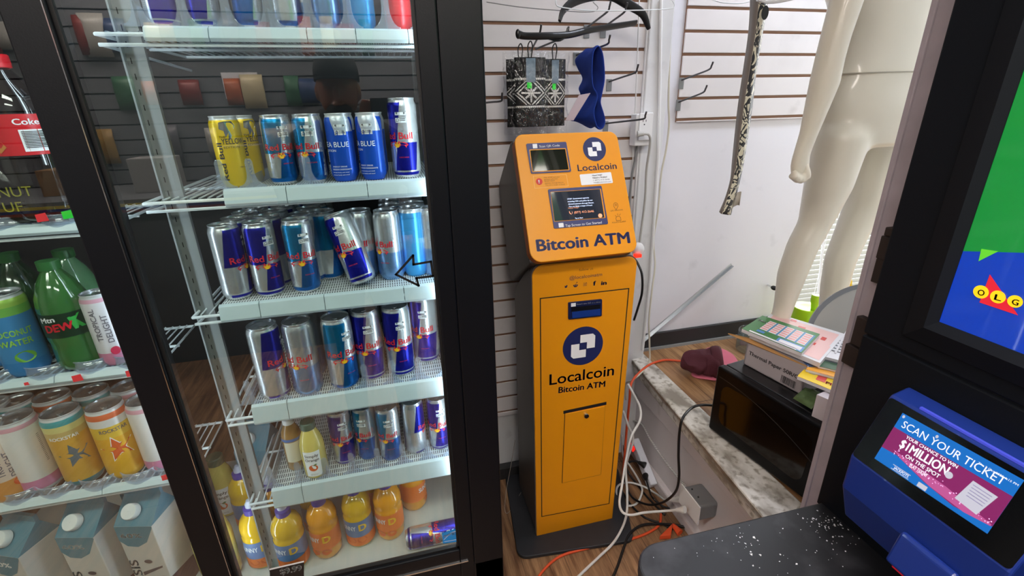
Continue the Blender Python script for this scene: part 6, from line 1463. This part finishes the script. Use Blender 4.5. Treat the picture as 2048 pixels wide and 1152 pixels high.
a = MP(1611, 330, y=my-.140); b_ = MP(1616, 346, y=my-.150); m.tube(crom([MP(1607, 316, y=my-.133), a, b_, MP(1615, 356, y=my-.148)], 4), .0078, 10)
m.build('fingers', mm_, man, smooth='all', mods=[('REMESH', dict(mode='VOXEL', voxel_size=.0035, use_smooth_shade=True)), ('SMOOTH', dict(factor=.5, iterations=3))])
# right arm
m = M(); P_ = [MP(1830+dx, py, y=my+.02) for dx, py in ((30, -190), (40, -100), (42, -20), (36, 60), (30, 130), (20, 200), (10, 260))]; m.limb(P_, [(.05, .05), (.047, .047), (.043, .043), (.042, .042), (.038, .038), (.03, .028), (.03, .02)], sd_, 18); m.build('arm', mm_, man, smooth='all')
M().lathe([(.0005, PZ+.001), (.17, PZ+.001), (.17, PZ+.008), (.165, PZ+.011), (.0005, PZ+.012)], 48, (1.40, 1.22, 0)).build('base_disc', mat('base_glass', 'b4bcc0', .1, .5), man, smooth=True)
# ================================================================ PHOTOGRAPHER (seen reflected in the cooler glass)
per = thing('person', 'person in a black cap and dark hoodie, dimly reflected in the cooler glass', 'person', (-.18, -.30, 0))
skin = mat('skin', '9a6a50', .5, sss=.1); hood = mat('black_hoodie', '0f1012', .85); jeans = mat('dark_jeans', '15181f', .85)
hx, hy, hz = -.165, -.20, 1.565
m = M(); m.limb([(hx, hy-.03, 1.36), (hx, hy-.02, 1.44), (hx, hy-.01, 1.50)], [(.062, .065), (.056, .06), (.06, .07)], (1, 0, 0), 20)
m.limb([(hx, hy+.01, 1.455), (hx, hy+.01, 1.475), (hx, hy+.005, 1.51), (hx, hy, 1.56), (hx, hy-.005, 1.61), (hx, hy-.01, 1.655), (hx, hy-.015, 1.68)], [(.03, .035), (.05, .06), (.066, .085), (.075, .096), (.077, .098), (.062, .08), (.03, .04)], (1, 0, 0), 24)
m.ball((hx, hy+.105, 1.555), (.013, .018, .022)); 
for s in (-1, 1): m.ball((hx+s*.077, hy, 1.56), (.010, .02, .032)); m.ball((hx+s*.03, hy+.075, 1.58), (.02, .02, .008))
m.ball((hx, hy+.092, 1.515), (.024, .012, .007))
# hands
for s, hh in ((-1, V((-.055, -.045, 1.475))), (1, V((.07, -.05, 1.47)))):
    m.limb([hh+V((s*.03, -.05, -.06)), hh+V((s*.01, -.02, -.02)), hh+V((0, 0, .01))], [(.026, .02), (.038, .018), (.036, .014)], (1, 0, 0), 14)
    for k in range(4): m.tube([hh+V((s*(.03-.018*k), 0, .0)), hh+V((s*(.025-.018*k), .004, .035)), hh+V((s*(.012-.014*k), .0, .055))], .0075, 8)
    m.tube([hh+V((-s*.02, -.01, -.02)), hh+V((-s*.035, -.004, .005)), hh+V((-s*.03, 0, .03))], .009, 8)
m.build('body', skin, per, smooth='all', mods=[('REMESH', dict(mode='VOXEL', voxel_size=.006, use_smooth_shade=True)), ('SMOOTH', dict(factor=.4, iterations=3))])
m = M(); m.limb([(hx, -.24, .86), (hx, -.24, 1.0), (hx, -.24, 1.15), (hx, -.24, 1.30), (hx, -.23, 1.40), (hx, -.22, 1.46), (hx, -.215, 1.50)], [(.17, .13), (.175, .13), (.19, .135), (.225, .13), (.23, .11), (.14, .09), (.085, .085)], (1, 0, 0), 28)
for s, hh in ((-1, V((-.085, -.095, 1.415))), (1, V((.10, -.10, 1.41)))):
    m.limb([(hx+s*.18, -.24, 1.35), (hx+s*.26, -.22, 1.22), (hx+s*.27, -.17, 1.12), (hh.x+s*.03, -.13, 1.30), hh], [(.07, .07), (.06, .06), (.055, .055), (.045, .045), (.036, .036)], (0, 1, 0), 18)
m.build('hoodie', hood, per, smooth='all', mods=[('REMESH', dict(mode='VOXEL', voxel_size=.012, use_smooth_shade=True)), ('SMOOTH', dict(factor=.5, iterations=4))])
m = M()
for s in (-1, 1): m.limb([(hx+s*.08, -.24, .9), (hx+s*.10, -.24, .7), (hx+s*.11, -.23, .48), (hx+s*.12, -.25, .28), (hx+s*.125, -.26, .06)], [(.10, .11), (.088, .09), (.062, .068), (.058, .065), (.05, .055)], (1, 0, 0), 18)
m.build('trousers', jeans, per, smooth='all')
for s in (-1, 1):
    m = M(); m.limb([(hx+s*.125, -.31, .045), (hx+s*.125, -.24, .05), (hx+s*.13, -.12, .035), (hx+s*.13, -.06, .028)], [(.035, .04), (.042, .045), (.046, .033), (.03, .02)], (1, 0, 0), 16); m.build('shoe', blk2, per, smooth='all')
m = M(); m.limb([(hx, hy-.005, 1.60), (hx, hy-.008, 1.64), (hx, hy-.012, 1.69), (hx, hy-.015, 1.715)], [(.085, .106), (.084, .104), (.07, .086), (.02, .03)], (1, 0, 0), 24); m.build('cap', hood, per, smooth='all')
m = M(); m.prism([(hx+.075*cos(a), hy+.07+.10*sin(a), 1.605) for a in [pi*i/12 for i in range(13)]], (0, 0, .006)); m.build('cap_brim', hood, per)
m = M(); m.ball((hx, hy+.06, 1.49), (.05, .05, .035)); m.build('beard', mat('dark_beard', '17110e', .9), per, smooth='all')
m = M(); m.box((-.045, -.028, 1.46), (.075, -.016, 1.535)); t = thing('smartphone', 'dark smartphone held up by the person, reflected in the cooler glass', 'phone', (.02, -.02, 1.46)); m.build('case', blk2, t, bevel=.003)

# ================================================================ STORE BEHIND THE CAMERA (reflected in glass)
gl_ = mat('goods_dark', '2a2b2f', .6)
slatd = thing('slatwall', 'dark slatted store wall with goods, reflected in the cooler glass', 'slatwall', (-.6, -1.9, .2))
m = M(); z = .2
while z < 2.6: m.box((-2.8, -1.95, z), (1.6, -1.90, z+.085)); z += .095
m.build('slats', dark_store, slatd); M().box((-2.8, -1.97, .2), (1.6, -1.955, 2.6)).build('backing_board', mat('very_dark', '141416', .8), slatd)
cnt = thing('store_counter', 'store counter with striped edge behind the photographer, reflected in the glass', 'counter', (-.9, -1.5, 0))
M().box((-2.4, -1.85, .0), (-.35, -1.2, 1.02)).build('body', mat('counter_grey', '4a4c50', .6), cnt); M().box((-2.42, -1.87, 1.02), (-.33, -1.18, 1.05)).build('top', mat('counter_top', '6d6f72', .5), cnt)
for i, c in enumerate(('c8b84a', '20357c', '8a2a22')): M().box((-2.42, -1.176, 1.03-.016*(i+1)), (-.33, -1.170, 1.03-.016*i)).build('edge_stripe', mat('stripe_'+c, c, .5), cnt)
rs = random.Random(11); cols = ['9c7a3c', '7c2a24', 'a8a49c', '3c6a4c', '30446c', 'b05a2c', '5c5a60', 'c8b890']
pr0 = None
for i in range(60):
    x = -2.3+i*.064+rs.uniform(-.02, .02); z = rs.choice((.42, .72, 1.3, 1.62, 1.95)) if x > -.35 else rs.choice((1.3, 1.62, 1.95)); w = rs.uniform(.035, .07); h = rs.uniform(.07, .13)
    t = thing('hanging_pack', 'packed snack hanging on the dark store wall, only reflected in the cooler glass', 'snack pack', (x, -1.88, z), 0, 'packs on the dark store wall')
    m = M(); m.limb([(x, -1.875, z-h), (x, -1.868, z-h*.5), (x, -1.866, z), (x, -1.868, z+h*.5), (x, -1.876, z+h)], [(w, .004), (w, .02), (w*1.02, .024), (w, .018), (w, .004)], (1, 0, 0), 16)
    m.build('pouch', mat('pouch_'+cols[i % 8], cols[i % 8], .35, .1, bump=.5, bscale=60), t, smooth='all')
t = thing('notice_paper', 'white notice sheet on the dark store wall, reflected in the glass', 'paper', (-.95, -1.89, 1.7)); M().box((-1.02, -1.893, 1.58), (-.80, -1.888, 1.74)).build('sheet', pap, t)
for i in range(3):
    t = thing('carton_box', 'cardboard carton on the reflected store counter, '+('left', 'middle', 'right')[i], 'box', (-1.9+i*.5, -1.5, 1.052)); M().box((-2.0+i*.5, -1.6, 1.051), (-1.78+i*.5, -1.42, 1.20+.05*i)).build('body', mat('box_'+str(i), ['8c6a44', '9c9a98', '6c6e72'][i], .7), t, bevel=.003)

# ================================================================ LIGHTS
def area(name, loc, size, power, color=(1, 1, 1), target=None, sy=None):
    l = bpy.data.lights.new(name, 'AREA'); l.energy = power; l.color = color; l.shape = 'RECTANGLE'; l.size = size; l.size_y = sy or size
    o = bpy.data.objects.new(name, l); COL.objects.link(o); o.location = loc
    d = V(target)-V(loc) if target else V((0, 0, -1)); o.rotation_euler = d.to_track_quat('-Z', 'Y').to_euler(); return o
tube_m = mat('lamp_diffuser', 'ffffff', emis='fff5ec', es=12.)
for i, (x, y) in enumerate(((.20, -.35), (-1.5, -.35), (.45, -1.5), (-1.5, -1.5))):
    t = thing('ceiling_lamp', 'fluorescent ceiling lamp panel '+('above the machine', 'above the cooler', 'behind at the right', 'behind at the left')[i], 'lamp', (x, y, 2.72))
    M().box((x-.62, y-.17, 2.715), (x+.62, y+.17, 2.75)).build('frame', wht, t); M().box((x-.6, y-.15, 2.708), (x+.6, y+.15, 2.716)).build('diffuser', tube_m, t)
area('daylight', (2.9, 2.25, 1.45), 2.2, 62, (.95, .98, 1.0), (2.6, 1.2, 1.2), 1.9)
t = thing('ceiling_lamp', 'fluorescent ceiling lamp inside the window alcove', 'lamp', (1.6, 1.15, 2.72)); M().box((1.2, 1.0, 2.715), (2.0, 1.3, 2.75)).build('frame', wht, t); M().box((1.22, 1.02, 2.708), (1.98, 1.28, 2.716)).build('diffuser', mat('alcove_diffuser', 'ffffff', emis='e6eeff', es=13.), t)
w = bpy.data.worlds.new('world'); sc.world = w; w.use_nodes = True
w.node_tree.nodes['Background'].inputs[0].default_value = (.93, .96, 1, 1); w.node_tree.nodes['Background'].inputs[1].default_value = .9
sc.view_settings.exposure = 1.2
